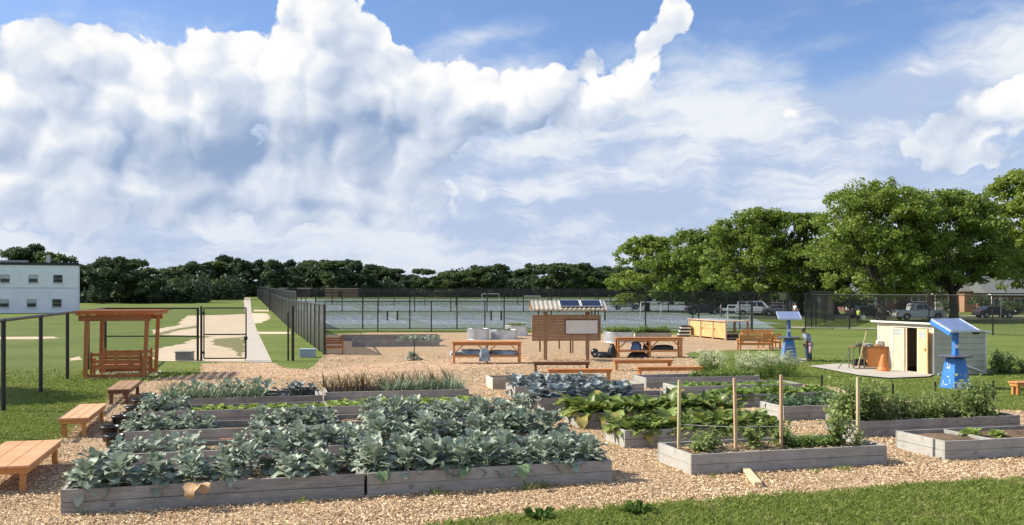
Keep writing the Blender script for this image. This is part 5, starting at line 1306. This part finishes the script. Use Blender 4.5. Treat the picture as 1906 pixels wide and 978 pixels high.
ME['straw'] = [mesh_of('strawberry_plant', chard(460+i, 20, .20), M['straw']) for i in range(4)]
ME['flat'] = [mesh_of('leafy_plant', chard(470+i, 26, .27), M['straw']) for i in range(4)]
ME['herb'] = [mesh_of('leafy_plant', bush(480+i, .32, .24, 8, 22, .055), M['straw']) for i in range(3)]

def plant(bed_, kind, name, u, v, sc, label, cat, group, r, dz=0.0):
    c, s = math.cos(bed_['a']), math.sin(bed_['a'])
    o = bpy.data.objects.new(name, r.choice(ME[kind])); COL.objects.link(o)
    o.location = (bed_['x']+u*c-v*s, bed_['y']+u*s+v*c, bed_['soil']-.015+dz); o.rotation_euler = (r.uniform(-.08,.08), r.uniform(-.08,.08), r.uniform(0, 6.28)); o.scale = (sc, sc, sc*r.uniform(.9, 1.1))
    return tag(o, label, cat, group)
def rows(bed_, kind, name, label, cat, group, us, vs, sc=(.85, 1.15), jit=.05, skip=(), seed=1):
    r = random.Random(seed+int(bed_['x']*10))
    for i, u in enumerate(us):
        for j, v in enumerate(vs):
            if (i, j) in skip: continue
            plant(bed_, kind, name, u*bed_['L']+r.uniform(-jit, jit), v*bed_['W']+r.uniform(-jit, jit), r.uniform(*sc), label, cat, group, r)
def lin(a, b, n): return [a+(b-a)*i/(n-1) for i in range(n)]
G1 = 'broccoli plants in the front left beds'
rows(B['a1'], 'broc', 'broccoli_plant', 'waxy blue green broccoli plant in the nearest bed at bottom left', 'broccoli plant', 'broccoli in the nearest left bed', lin(.07,.96,9), (.20,.66), (.72,1.12), skip=((5,0),(8,0)))
rows(B['a2'], 'broc', 'broccoli_plant', 'tall waxy blue green broccoli plant in the front middle bed', 'broccoli plant', 'broccoli in the front middle bed', lin(.05,.93,9), (.20,.62), (.84,1.14))
rows(B['a2'], 'broc', 'broccoli_plant', 'waxy blue green broccoli plant along the rear of the front middle bed', 'broccoli plant', 'broccoli along the rear of the front middle bed', lin(.08,.9,7), (.9,), (.8,1.1))
rows(B['b1'], 'kohl', 'kohlrabi_plant', 'small pale blue green brassica at the left of the half bare second bed', 'brassica plant', 'small brassicas in the second left bed', lin(.05,.35,5), (.3,.7), (.7,1.0))
rows(B['b1'], 'broc', 'broccoli_plant', 'blue green broccoli plant in the right half of the second left bed', 'broccoli plant', 'broccoli in the second left bed', lin(.56,.97,6), (.25,.7), (.62,.9))
rows(B['b2'], 'broc', 'broccoli_plant', 'blue green broccoli plant in the second bed of the middle column', 'broccoli plant', 'broccoli in the second middle bed', lin(.03,.97,9), (.25,.75), (.78,1.12))
rows(B['c1'], 'broc', 'broccoli_plant', 'crinkled blue green broccoli plant in the left clump of the third left bed', 'broccoli plant', 'left clump in the third left bed', lin(.03,.38,5), (.3,.75), (.6,.8))
rows(B['c1'], 'broc', 'broccoli_plant', 'blue green broccoli plant in the right clump of the third left bed', 'broccoli plant', 'right clump in the third left bed', lin(.66,.98,5), (.3,.75), (.68,.85))
rows(B['c2'], 'broc', 'broccoli_plant', 'blue green broccoli plant in the third bed of the middle column', 'broccoli plant', 'broccoli in the third middle bed', lin(.2,.97,8), (.25,.75), (.78,1.05))
rows(B['d1'], 'broc', 'broccoli_plant', 'dark blue green broccoli plant at the left end of the lettuce bed', 'broccoli plant', 'broccoli at the end of the fourth left bed', lin(.03,.20,3), (.3,.75), (.6,.78))
rows(B['d1'], 'lett', 'lettuce_plant', 'small yellow green lettuce in the fourth left bed', 'lettuce', 'lettuces in the fourth left bed', lin(.28,.97,13), (.25,.65), (.9,1.3))
rows(B['d2'], 'lett', 'lettuce_plant', 'small bright green lettuce in the fourth middle bed', 'lettuce', 'lettuces in the fourth middle bed', lin(.03,.97,17), (.2,.5,.8), (.95,1.45))
rows(B['e1'], 'leek', 'leek_plant', 'upright grey green leek in the left bed before the gate', 'leek', 'leeks in the left leek bed', lin(.03,.62,20), (.18,.42,.66), (.7,1.05))
rows(B['e1'], 'kohl', 'cabbage_plant', 'blue green cabbage plant behind the leeks of the left leek bed', 'cabbage', 'cabbages behind the left leeks', lin(.12,.66,7), (.85,), (1.0,1.3))
rows(B['e1'], 'cabbS', 'cabbage_plant', 'blue cabbage at the right rear corner of the left leek bed', 'cabbage', 'blue cabbages right of the left leeks', lin(.80,.93,3), (.9,), (.9,1.1))
rows(B['e2'], 'leek', 'leek_plant', 'upright green leek at the right end of the middle leek bed', 'leek', 'leeks in the middle leek bed', lin(.40,.97,19), (.25,.5), (.7,1.05))
rows(B['e2'], 'garlic', 'garlic_plant', 'withered brown garlic plant at the rear of the middle leek bed', 'garlic', 'withered garlic in the middle leek bed', lin(.0,.95,27), (.86,1.1), (.85,1.2))
rows(B['g1'], 'cabbL', 'cabbage_plant', 'big spreading blue cabbage in the short front cabbage bed', 'cabbage', 'big blue cabbages', lin(.02,.62,5), (.28,.78), (.8,1.0))
rows(B['g2'], 'cabbS', 'cabbage_plant', 'small blue cabbage in the rear cabbage bed', 'cabbage', 'small blue cabbages', lin(.05,.66,7), (.3,.75), (.8,1.15))
rows(B['g2'], 'lett', 'lettuce_plant', 'small grey green lettuce at the right end of the rear cabbage bed', 'lettuce', 'lettuces in the rear cabbage bed', lin(.72,.96,6), (.3,.75), (.7,1.0))
rows(B['c3'], 'chard', 'chard_plant', 'glossy dark green chard plant just behind the staked bed', 'chard', 'chard behind the staked bed', lin(.05,.96,14), (.2,.5,.8), (1.0,1.35))
rows(B['c4'], 'chard', 'kale_plant', 'leafy green kale plant in the second bed behind the stakes', 'kale', 'kale in the second bed behind the stakes', lin(.05,.97,15), (.2,.5,.8), (1.1,1.6))
rows(B['h1'], 'herb', 'herb_plant', 'low green herb in the bed beside the rightmost low bench', 'herb', 'herbs beside the low bench', lin(.55,.95,6), (.3,.75), (.8,1.1))
rows(B['h2'], 'straw', 'strawberry_plant', 'low strawberry plant in the bed beside the white flowers', 'strawberry plant', 'strawberries beside the white flowers', lin(.05,.95,13), (.25,.55,.82), (.85,1.2))
rows(B['h3'], 'flat', 'leafy_plant', 'flat green leafy plant in the bed before the white flowers', 'leafy plant', 'leafy plants before the white flowers', lin(.03,.97,17), (.2,.5,.8), (1.0,1.4))
rows(B['h4'], 'pepper', 'seedling', 'thin grey green seedling in the half hidden bed left of the tomatoes', 'seedling', 'seedlings left of the tomatoes', lin(.06,.95,11), (.3,.7), (1.0,1.6))
rows(B['t1'], 'tom', 'tomato_plant', 'tall bushy tomato plant in the long bed before the shed', 'tomato plant', 'tomato plants before the shed', lin(.02,.93,12), (.28,.72), (.58,.72), skip=((11,0),(8,0),(4,0)))
rows(B['t1'], 'tom', 'tomato_plant', 'tallest bushy tomato plant at the left end of the tomato bed', 'tomato plant', 'tallest tomatoes at the left end', lin(.01,.16,3), (.5,), (.86,.95))
rows(B['t1'], 'tom', 'tomato_plant', 'tall dark tomato plant by the rightmost black stake', 'tomato plant', 'tall tomatoes by the right black stake', (.83,.89), (.6,), (.86,.92))
rr_ = random.Random(5)
for u, v, sc, lb in ((.13,.45,1.05,'small bushy tomato plant beside the leftmost wooden stake'),(.20,.60,.9,'small tomato plant second from left in the staked bed'),(.42,.55,1.15,'airy tomato plant between the second and third stakes'),(.56,.5,1.0,'airy tomato plant right of the third stake'),
                     (.63,.8,.8,'low tomato plant in the rear of the staked bed'),(.85,.45,1.35,'tall pale tomato plant tied to the rightmost wooden stake'),(.92,.3,.7,'small tomato plant in the right corner of the staked bed')):
    plant(B['r1'], 'tomS', 'tomato_plant', u*B['r1']['L'], v*B['r1']['W'], sc, lb, 'tomato plant', None, rr_)
rows(B['r1'], 'herb', 'herb_plant', 'low green herb at the right end of the staked bed', 'herb', 'herbs in the staked bed', lin(.60,.8,5), (.45,.7), (.6,.8))
for u, v, sc, lb, k in ((.36,.55,1.15,'large upright green lettuce, leftmost in the bed at the right edge','lettG'),(.52,.5,.95,'flat spreading lettuce second from left at the right edge','lettG'),(.8,.5,.95,'spreading lettuce beside the divider at the right edge','lettG'),(.92,.5,.8,'lettuce cut by the right edge of the picture','lettG')):
    plant(B['r2'], k, 'lettuce_plant', u*B['r2']['L']*.92, v*B['r2']['W'], sc, lb, 'lettuce', None, rr_)
rows(B['f2'], 'kohl', 'cabbage_plant', 'pale leafy plant spilling over the right end of the front far bed', 'leafy plant', 'plants in the front far bed', lin(.55,.98,9), (.3,.75), (.7,1.1))
rows(B['f2'], 'lett', 'lettuce_plant', 'tiny pale seedling at the left of the front far bed', 'seedling', 'seedlings in the front far bed', lin(.08,.5,8), (.3,), (.6,1.0))
rows(TKb, 'herb', 'leafy_plant', 'bright green bushy plant in the reddish timber bed', 'leafy plant', 'plants in the reddish timber bed', lin(.05,.95,8), (.3,.7), (1.1,1.5))
for (x, y, R, H), kind, n, lb, sc in ((TK[1],'herb',5,'low green plant in the middle round steel planter',.6),(TK[2],'herb',7,'grassy green plant in the steel planter beside the notice board',.85),(TK[3],'herb',9,'leafy green plant heaped in the steel planter right of the notice board',1.25),(TK[0],'herb',3,'tiny green plant inside the leftmost round steel planter',.45)):
    for k in range(n):
        o = bpy.data.objects.new('leafy_plant', rr_.choice(ME[kind])); COL.objects.link(o); a = 2.4*k; q = R*.8*math.sqrt((k+.5)/n)
        o.location = (x+q*math.cos(a), y+q*math.sin(a), H-.09); o.rotation_euler = (0,0,a); o.scale = (sc,)*3; tag(o, lb, 'leafy plant', 'plants in '+lb.split(' in ')[-1].split(' inside ')[-1])
# white-flowering patch behind the strawberry beds
FL = [feathery(500+i) for i in range(4)]
FM = []
for p, q in FL:
    V, F_ = join(p+q); me = np_mesh('flowering_plant', V, F_); me.materials.append(M['straw']); me.materials.append(M['flower'])
    nf = sum(len(f) for v, f in p); me.polygons.foreach_set('material_index', np.r_[np.zeros(nf), np.ones(len(F_)-nf)].astype(np.int32)); FM.append(me)
for k in range(66):
    px = rr_.uniform(1338, 1478); py = rr_.uniform(694, 712)-(px < 1360)*-3; x, y = G(px, py)
    if k < 16: px = rr_.uniform(1298, 1345); x, y = G(px, rr_.uniform(696, 704))
    o = bpy.data.objects.new('flowering_plant', rr_.choice(FM)); COL.objects.link(o); o.location = (x, y, 0); o.rotation_euler = (0, 0, rr_.uniform(0, 6.28)); o.scale = (rr_.uniform(.8, 1.15),)*3
    tag(o, 'feathery green plant with tiny white flower heads behind the leafy beds', 'flowering plant', 'white flowering plants behind the beds')
# lone plant, shrub by the shed, weeds, straw and litter
x, y = G(768, 671); o = bpy.data.objects.new('artichoke_plant', ME['broc'][2]); COL.objects.link(o); o.location = (x, y, 0); o.scale = (1.2,1.2,.7); tag(o, 'lone dark green plant by a short stake on open wood chips', 'plant')
x, y = G(1858, 697)
for i, (dx, dy, s) in enumerate(((0,0,1.0),(.55,.3,.85),(1.1,.1,.6))):
    o = bpy.data.objects.new('shrub', ME['tom'][i]); COL.objects.link(o); o.location = (x+dx, y+dy, 0); o.scale = (s*1.2, s*1.2, s*.95); tag(o, ['dark green shrub against the right end of the shed','green shrub second from the right end of the shed','low green shrub farthest right beside the shed'][i], 'shrub', 'shrubs beside the shed')
tuft(1003, 972, 'low spiky weed at the bottom edge left of the other weed', 1.2); tuft(1188, 962, 'spreading green weed at the bottom edge of the lawn', 1.3)
for px, py in ((960,975),(1090,968)): pass
def straw_patch(bed_, u0, u1, n, label, z=.02):
    x0, y0, a = bed_['x'], bed_['y'], bed_['a']; r = RNG; u = (u0+r.random(n)*(u1-u0))*bed_['L']; v = (.06+r.random(n)*.88)*bed_['W']; th = r.random(n)*PI; L = .05+r.random(n)*.16; w = .006
    c, s = math.cos(a), math.sin(a); X = x0+u*c-v*s; Y = y0+u*s+v*c; dx, dy = np.cos(th)*L/2, np.sin(th)*L/2; nx, ny = -np.sin(th)*w, np.cos(th)*w; z_ = bed_['soil']+z+r.random(n)*.03
    V = np.stack([np.stack([X-dx-nx, Y-dy-ny, z_], 1), np.stack([X+dx-nx, Y+dy-ny, z_+r.normal(0,.01,n)], 1), np.stack([X+dx+nx, Y+dy+ny, z_+.004], 1), np.stack([X-dx+nx, Y-dy+ny, z_+.004], 1)], 1).reshape(-1, 3)
    o = link_mesh('straw', np_mesh('straw', V, np.arange(n*4).reshape(-1, 4)), M['strawmulch']); tag(o, label, 'straw', kind='stuff')
straw_patch(B['b1'], .28, .62, 900, 'dry straw scattered over the bare middle of the second left bed')
straw_patch(B['r1'], .08, .9, 1100, 'dry straw scattered over the soil of the staked bed')
straw_patch(B['c2'], .0, .25, 400, 'dry straw on the bare soil at the left of the third middle bed')
straw_patch(B['a1'], .3, .9, 900, 'dry straw and dead leaves under the broccoli of the nearest bed')
straw_patch(B['n1'], .05, .95, 600, 'thin dry straw on the soil of the empty new bed')
r = np.random.default_rng(9)
v, f = leaf_grid(.34, .26, 2.2, .03, .4, -1.9, r, stalk=.05); me = mesh_of('dead_leaf', [(v, f), leaf_grid(.26, .2, 2.4, .02, .5, -.9, r, stalk=.05)], plain('dry_brown_leaf', (.45,.29,.15), .8, var=.25, sc=9))
x, y = G(372, 903, BH); o = bpy.data.objects.new('dead_leaf', me); COL.objects.link(o); o.location = (x-.02, y+.06, .37); tag(o, 'crumpled dry brown leaf hanging over the front edge of the nearest bed', 'dead leaf')
x, y = G(547, 889, .36); o = MB().lathe([(0,0),(.05,.01),(.075,.045),(.06,.085),(.02,.1),(0,.1)], 14, cap=False).build('gourd', plain('orange_gourd', (.75,.32,.03), .4)); o.location = (x, y+.12, .30); tag(o, 'small bright orange gourd at the front edge of the nearest bed', 'gourd')
x, y = G(423, 822, .3); mb = MB(); mb.box(-.13,.13,-.06,.06,0,.07); o = mb.build('brick', plain('brick_red', (.32,.12,.07), .8), bevel=.006); o.location = (x, y, .29); o.rotation_euler = (0,0,.3); tag(o, 'single red brown brick lying in the straw of the second left bed', 'brick')
# broad leaves hanging over the front of the nearest beds
for px, py, s, lb in ((708,884,.9,'broad leaf drooping over the joint of the nearest two beds'),(968,872,1.15,'dark green leaf hanging over the front board of the front middle bed'),(858,876,.9,'green leaf hanging over the board left of the dark drooping leaf')):
    x, y = G(px, py, BH); r = np.random.default_rng(px)
    me = mesh_of('broccoli_leaf', [leaf_grid(.30*s, .17*s, 1.9, .02, .25, -1.3, r, stalk=.1), leaf_grid(.22*s, .14*s, 1.7, .02, .3, -.6, r, stalk=.1)], M['broc2'])
    o = bpy.data.objects.new('broccoli_leaf', me); COL.objects.link(o); o.location = (x, y+.12, .40); tag(o, lb, 'leaf')

# young weeds and grass tufts springing up between the beds and along the lawn edge
r7 = random.Random(21); wm = []
for i in range(4):
    mb = MB()
    for k in range(34):
        a = r7.uniform(0, 2*PI); L = r7.uniform(.03, .085); w = r7.uniform(.003, .007); c, q = math.cos(a), math.sin(a); up = r7.uniform(.5, 1.6); x0, y0 = r7.gauss(0, .05), r7.gauss(0, .05)
        mb.add([(x0-q*w, y0+c*w, 0), (x0+q*w, y0-c*w, 0), (x0+c*L*.5+q*w, y0+q*L*.5-c*w, L*up*.7), (x0+c*L, y0+q*L, L*up)], [(0,1,2,3)])
    o = mb.build('x', M['blade']); wm.append(o.data); bpy.data.objects.remove(o)
def between(px0, py0, px1, py1, n, label, grp):
    for k in range(n):
        t = r7.random(); x, y = G(px0+(px1-px0)*t+r7.uniform(-10, 10), py0+(py1-py0)*t+r7.uniform(-3, 3)); o = bpy.data.objects.new('grass_tuft', r7.choice(wm)); COL.objects.link(o)
        o.location = (x, y, .008); o.rotation_euler = (0, 0, r7.uniform(0, 6)); o.scale = (r7.uniform(.6, 1.4),)*3; tag(o, label, 'grass tuft', grp)
between(900, 966, 1900, 898, 40, 'small grass tuft straying onto the chips at the bottom right lawn edge', 'tufts at the bottom right lawn edge')
between(20, 858, 200, 742, 16, 'small grass tuft at the edge of the lawn by the left benches', 'tufts by the left benches')
between(120, 962, 1100, 905, 5, 'small weed in the chips along the front of the nearest beds', 'weeds before the nearest beds')
between(1310, 890, 1880, 858, 5, 'small weed in the chips before the staked bed', 'weeds before the staked bed')
# ================================================================ TREES
M['bark'] = wood('bark', (.045,.036,.028), (.12,.10,.08), .9, 'z', bmp=.8)
M['near_leaf'] = leaf('maple_leaf', (.085,.15,.02), (.29,.37,.07), .5, .40)
M['far_leaf'] = leaf('woodland_leaf', (.040,.075,.032), (.120,.170,.065), .6, .3)  # woodland green lightened and cooled, slight distance haze put into the colour
M['far_leaf2'] = leaf('darker_woodland_leaf', (.028,.055,.028), (.075,.115,.050), .6, .25)
M['mid_leaf'] = leaf('mid_woodland_leaf', (.05,.09,.03), (.13,.18,.06), .6, .3)
M['light_leaf'] = leaf('young_tree_leaf', (.06,.11,.02), (.15,.21,.05), .6, .3)
def crown_mesh(name, seed, W, D, z0, z1, nclump, nleaf, leafs, mat, taper=.55, clump=.95, flat=.6, hollow=.55):
    r = np.random.default_rng(seed); H = z1-z0; V = []; Cn = []
    # boughs: main lobes of the crown, clumps hang on them
    nb = max(12, nclump//13); lob = []
    for i in range(nb):
        t = r.random()**.8; a = i*2.4+r.normal(0, .3); prof = (math.sin(PI*min(.999, (.22+.70*t)))**taper)
        q = (0.18+.62*r.random()**.6)*prof; lob.append((math.cos(a)*q*W/2, math.sin(a)*q*D/2, z0+H*(.05+.86*t), prof))
    pts = []
    for k in range(nclump):
        l = lob[k % nb]; rad = min(W, D)*.18*(.7+.5*l[3]); d = r.normal(0, 1, 3); d /= np.linalg.norm(d); d[2] = abs(d[2])*.9-.3
        p = np.array(l[:3])+d*rad*np.array([1.15, 1.15, .8])*r.uniform(.75, 1.15)
        e = math.hypot(p[0]/(W/2), p[1]/(D/2)); pts.append(p)
    out = []
    for p in pts:
        n = int(nleaf*r.uniform(.6, 1.4)); R = clump*r.uniform(.6, 1.25)
        u = r.normal(0, 1, (n, 3)); u /= np.linalg.norm(u, axis=1)[:, None]; u *= (r.random(n)**.45)[:, None]
        c = p+u*np.array([R, R, R*flat])
        out.append(c)
    C = np.concatenate(out); n = len(C)
    nr = np.stack([r.normal(0, .75, n), r.normal(0, .75, n), np.abs(r.normal(.75, .5, n))], 1); nr /= np.linalg.norm(nr, axis=1)[:, None]
    t1 = np.cross(nr, r.normal(0, 1, (n, 3))); t1 /= np.linalg.norm(t1, axis=1)[:, None]; t2 = np.cross(nr, t1)
    s = (leafs*r.uniform(.55, 1.35, n))[:, None]; w = s*.62
    Q = np.stack([C-t1*s*.5, C+t2*w*.5-t1*s*.05, C+t1*s*.55-nr*s*.12, C-t2*w*.5-t1*s*.05], 1).reshape(-1, 3)
    me = np_mesh(name, Q, np.arange(n*4).reshape(-1, 4)); me.materials.append(mat); return me, lob
def trunk_mesh(name, seed, h, r0, lob, split=.35, nb=9):
    r = random.Random(seed); mb = MB(); p = Vector((0,0,-.1)); pts = [p]
    for k in range(4): p = p+Vector((r.uniform(-.12,.12), r.uniform(-.12,.12), h*split/4+.03)); pts.append(p)
    rad = [r0*1.35, r0, r0*.92, r0*.86, r0*.8]
    for a, b, ra, rb in zip(pts, pts[1:], rad, rad[1:]): mb.tube(a, b, ra, rb, 10)
    fork = pts[-1]
    for l in sorted(lob, key=lambda q: -q[3])[:nb]:
        e = Vector(l[:3]); m = fork.lerp(e, .5)+Vector((r.uniform(-.4,.4), r.uniform(-.4,.4), (e-fork).length*.08)); rb = r0*.5
        mb.tube(fork-Vector((0,0,.1)), m, rb, rb*.6, 7); mb.tube(m, e, rb*.6, rb*.15, 6)
        for q in range(2): e2 = m.lerp(e, r.uniform(.2,.7)); mb.tube(e2, e2+Vector((r.uniform(-1,1), r.uniform(-1,1), r.uniform(0,1)))*(e-m).length*.5, rb*.3, rb*.08, 5)
    mb2 = mb; me = bpy.data.meshes.new(name); me.from_pydata(mb2.v, [], mb2.f); me.polygons.foreach_set('use_smooth', mb2.sm); me.update(); me.materials.append(M['bark']); return me
def tree_at(label, x, y, crown, trunk, s=(1,1,1), rz=0, group=None, name='tree', cat='tree', dz=0.0):
    root = thing(name, label, cat, (x, y, T(y)+dz), rz, group); root.scale = s
    for nm, me in (('crown', crown), ('trunk', trunk)):
        if me: o = bpy.data.objects.new(nm, me); COL.objects.link(o); o.parent = root
    return root
def big_tree(label, px, foot_y, w_px, top, seed, low=.20, nclump=330, d=None, leafs=.34):
    nclump = int(nclump*1.45); low *= .4 if px < 1600 else .72; w_px *= 1.08
    y = d; x = (px-CX)*y/F; W = w_px*y/F; H = ZH(top, y)-T(y)
    cr, lob = crown_mesh('crown', seed, W*1.0, W*.85, H*low, H*.97, nclump, 58, leafs, M['near_leaf'], clump=W*.066, flat=.66)
    tree_at(label, x, y, cr, trunk_mesh('trunk', seed, H, .30+.012*H, lob, split=low+.06), rz=0, group='big leafy trees along the street')
big_tree('round leafy tree, leftmost of the big trees by the courts', 1205, 0, 125, 432, 1, d=142, low=.12, nclump=240, leafs=.42)
big_tree('broad leafy tree second from left in the row of big trees', 1300, 0, 165, 403, 2, d=136, low=.10, nclump=300, leafs=.42)
big_tree('tall leafy tree with a twin top, third from left of the big trees', 1405, 0, 165, 377, 3, d=126, low=.12, nclump=330, leafs=.38)
big_tree('leafy tree behind the first blue stand, fourth of the big trees', 1490, 0, 135, 380, 4, d=124, low=.13, nclump=280, leafs=.38)
big_tree('tallest leafy tree with a stout pale trunk left of the pickup', 1640, 0, 225, 324, 5, d=104, low=.20, nclump=560, leafs=.33)
big_tree('broad leafy tree whose low boughs hang before the right houses', 1775, 0, 190, 342, 6, d=106, low=.19, nclump=430, leafs=.33)
big_tree('leafy tree at the right edge, its crown cut by the picture', 1918, 0, 170, 300, 7, d=110, low=.24, nclump=420, leafs=.33)
big_tree('leafy tree between the fourth and the tallest of the big trees', 1557, 0, 120, 432, 8, d=128, low=.17, nclump=200, leafs=.38)
# far trees between
FT = []
for i in range(7):
    cr, lob = crown_mesh('crown', 60+i, 9+i % 3*2, 8, .6+.6*(i % 2), 13, 170, 34, .80, (M['far_leaf'], M['far_leaf2'], M['mid_leaf'])[i % 3], clump=1.3, flat=.7)
    FT.append((cr, trunk_mesh('trunk', 60+i, 13, .3, lob, nb=5)))
TOP = [(140,496),(165,486),(190,478),(228,479),(258,490),(290,497),(320,497),(350,488),(378,476),(400,482),(430,472),(468,487),(500,487),(530,490),(560,482),(590,485),(622,477),(655,480),(680,488),(705,488),(738,497),(765,508),(790,496),(815,508),(840,500),
       (870,497),(895,489),(930,491),(955,497),(985,490),(1010,493),(1040,488),(1065,487),(1090,490),(1120,495),(1150,494),(1180,488),(1215,480)]
def top_at(px):
    for (a, ya), (b, yb) in zip(TOP, TOP[1:]):
        if a <= px <= b: return ya+(yb-ya)*(px-a)/(b-a)
    return 490
rt = random.Random(77); kinds = ['dark leafy tree','bushy green tree','rounded dark tree']
spots = []
px = 128
while px < 1240:
    d = 205 if px < 300 else (240 if px < 380 else 300); d += rt.uniform(-8, 24)
    spots.append((px, d, top_at(px)+rt.uniform(-4, 6))); px += rt.uniform(9, 15)*(1.35 if px < 330 else 1)
near_names = [(0,260,'dark leafy tree standing behind the white building'),(260,500,'dark leafy tree in the wood left of the far path'),(500,800,'dark leafy tree of the wood behind the left courts'),(800,1300,'dark leafy tree of the wood behind the right courts')]
for i, (px, d, top) in enumerate(spots):
    x = (px-CX)*d/F; H = ZH(top, d)-T(d); cr, tk = FT[rt.choice((2,5,0,3) if px > 760 else (0,1,3,4,6,0,1,4,5))]; w = rt.uniform(.65, 1.1)*(H/13)**.5; H *= rt.choice((.84, .92, 1, 1))
    lb = [n for a, b, n in near_names if a <= px < b][0]
    tree_at(lb, x, d, cr, tk, (w, w, H/13*1.0), rt.uniform(0, 6), 'trees of the '+lb.split('tree ')[1])
for i, (px, d, top) in enumerate([(30,210,462),(62,214,456),(95,212,462),(118,215,474)]):
    x = (px-CX)*d/F; H = ZH(top, d)-T(d); cr, tk = FT[i]; tree_at('dark tree rising above the roof of the white building', x, d, cr, tk, (H/14,)*2+(H/13,), i, 'trees above the white building')
# understorey: dark thicket at the foot of the wood, nobody could count it
def thicket(name, label, x0, x1, d, h, n, mat, seed, leafs=.8):
    r = np.random.default_rng(seed); x = r.uniform(x0, x1, n); env = h*(.55+.45*np.sin(x*.21+seed)*np.sin(x*.077)+r.normal(0, .1, n)); z = r.random(n)*np.clip(env, .5, None)*1.0; y = d+r.uniform(-3, 5, n)
    C = np.stack([x, y, z+T(d)-.2], 1); nr = r.normal(0, 1, (n, 3)); nr[:, 2] = abs(nr[:, 2]); nr /= np.linalg.norm(nr, axis=1)[:, None]; t1 = np.cross(nr, r.normal(0, 1, (n, 3))); t1 /= np.linalg.norm(t1, axis=1)[:, None]; t2 = np.cross(nr, t1); s = (leafs*r.uniform(.5, 1.4, n))[:, None]
    Q = np.stack([C-t1*s*.5, C+t2*s*.35, C+t1*s*.5, C-t2*s*.35], 1).reshape(-1, 3)
    o = link_mesh(name, np_mesh(name, Q, np.arange(n*4).reshape(-1, 4)), mat); tag(o, label, 'thicket', kind='stuff')
thicket('thicket', 'dark undergrowth along the foot of the far wood behind the courts', -92, 62, 303, 8.5, 26000, M['far_leaf2'], 2, 1.0)
thicket('thicket', 'dark undergrowth along the foot of the wood beside the white building', -98, -66, 206, 6, 8000, M['far_leaf2'], 3)
thicket('thicket', 'dark undergrowth between the white building wood and the far path', -92, -70, 246, 6.5, 6000, M['far_leaf2'], 4)
thicket('thicket', 'dark leaf mass added for the shade under the big leafy trees beyond the courts', 32, 74, 165, 6.5, 9000, M['far_leaf2'], 6, .9)  # leaf mass put in to darken the shaded gap below the crowns
cr, lob = crown_mesh('crown', 90, 5, 5, .4, 4.6, 60, 26, .42, M['light_leaf'], clump=.7); d = 225
tree_at('small yellow green tree in front of the dark wood', (325-CX)*d/F, d, cr, trunk_mesh('trunk', 90, 4.6, .12, lob), (1.15,1,1.15), 0)
# trees behind the houses on the right
for i, (px, d, top, w) in enumerate([(1835,165,418,1.3),(1870,170,432,1.3),(1560,180,455,1.2),(1700,170,440,1.3),(1440,175,470,1.3),(1370,170,480,1.2),(1620,168,470,1.2),(1500,182,470,1.2),(1760,176,450,1.2),(1910,180,440,1.2),(1300,186,478,1.3),(1250,190,480,1.3)]):
    x = (px-CX)*d/F; H = ZH(top, d)-T(d); cr, tk = FT[i % 7]; tree_at('dark tree standing behind the houses on the right', x, d, cr, tk, (w, w, H/13), i, 'trees behind the houses')
# off to the left a tree outside the picture throws the band of shade on the lawn
cr, lob = crown_mesh('crown', 95, 5.5, 3.4, 3.0, 8.6, 90, 60, .3, M['near_leaf'], clump=.8)
tree_at('leafy tree standing outside the left edge beyond the lawn fence', -24.5, 31.2, cr, trunk_mesh('trunk', 95, 8, .2, lob), (1,1,1), 0)
cr2, lob2 = crown_mesh('crown', 96, 4.5, 3.0, 3.0, 8, 70, 60, .3, M['near_leaf'], clump=.8)
tree_at('smaller leafy tree outside the left edge beyond the lawn fence', -21.5, 29.5, cr2, trunk_mesh('trunk', 96, 7, .2, lob2), (1,1,.9), 0)
# round bushes by the houses
BS = [mesh_of('bush', [], M['far_leaf']) if False else crown_mesh('bush', 70+i, 2.2, 2.0, .1, 1.8, 30, 40, .22, M['far_leaf'], clump=.5)[0] for i in range(3)]
for px, py, s, lb in ((1826,594,1.4,'large round bush before the orange brick house'),(1580,588,1.0,'round bush left of the parked pickup'),(1875,590,1.1,'low round bush at the porch of the grey roofed house'),(1895,591,.9,'low bush cut by the right edge at the porch'),(1608,584,1.2,'bush below the window of the gabled house'),(1760,588,1.0,'bush beside the white porch post')):
    d = 126; x = (px-CX)*d/F; o = bpy.data.objects.new('bush', BS[px % 3]); COL.objects.link(o); o.location = (x, d, T(d)-.05); o.scale = (s,)*3; tag(o, lb, 'bush')
scatter_chips(); scatter_grass(); scatter_grass_right()
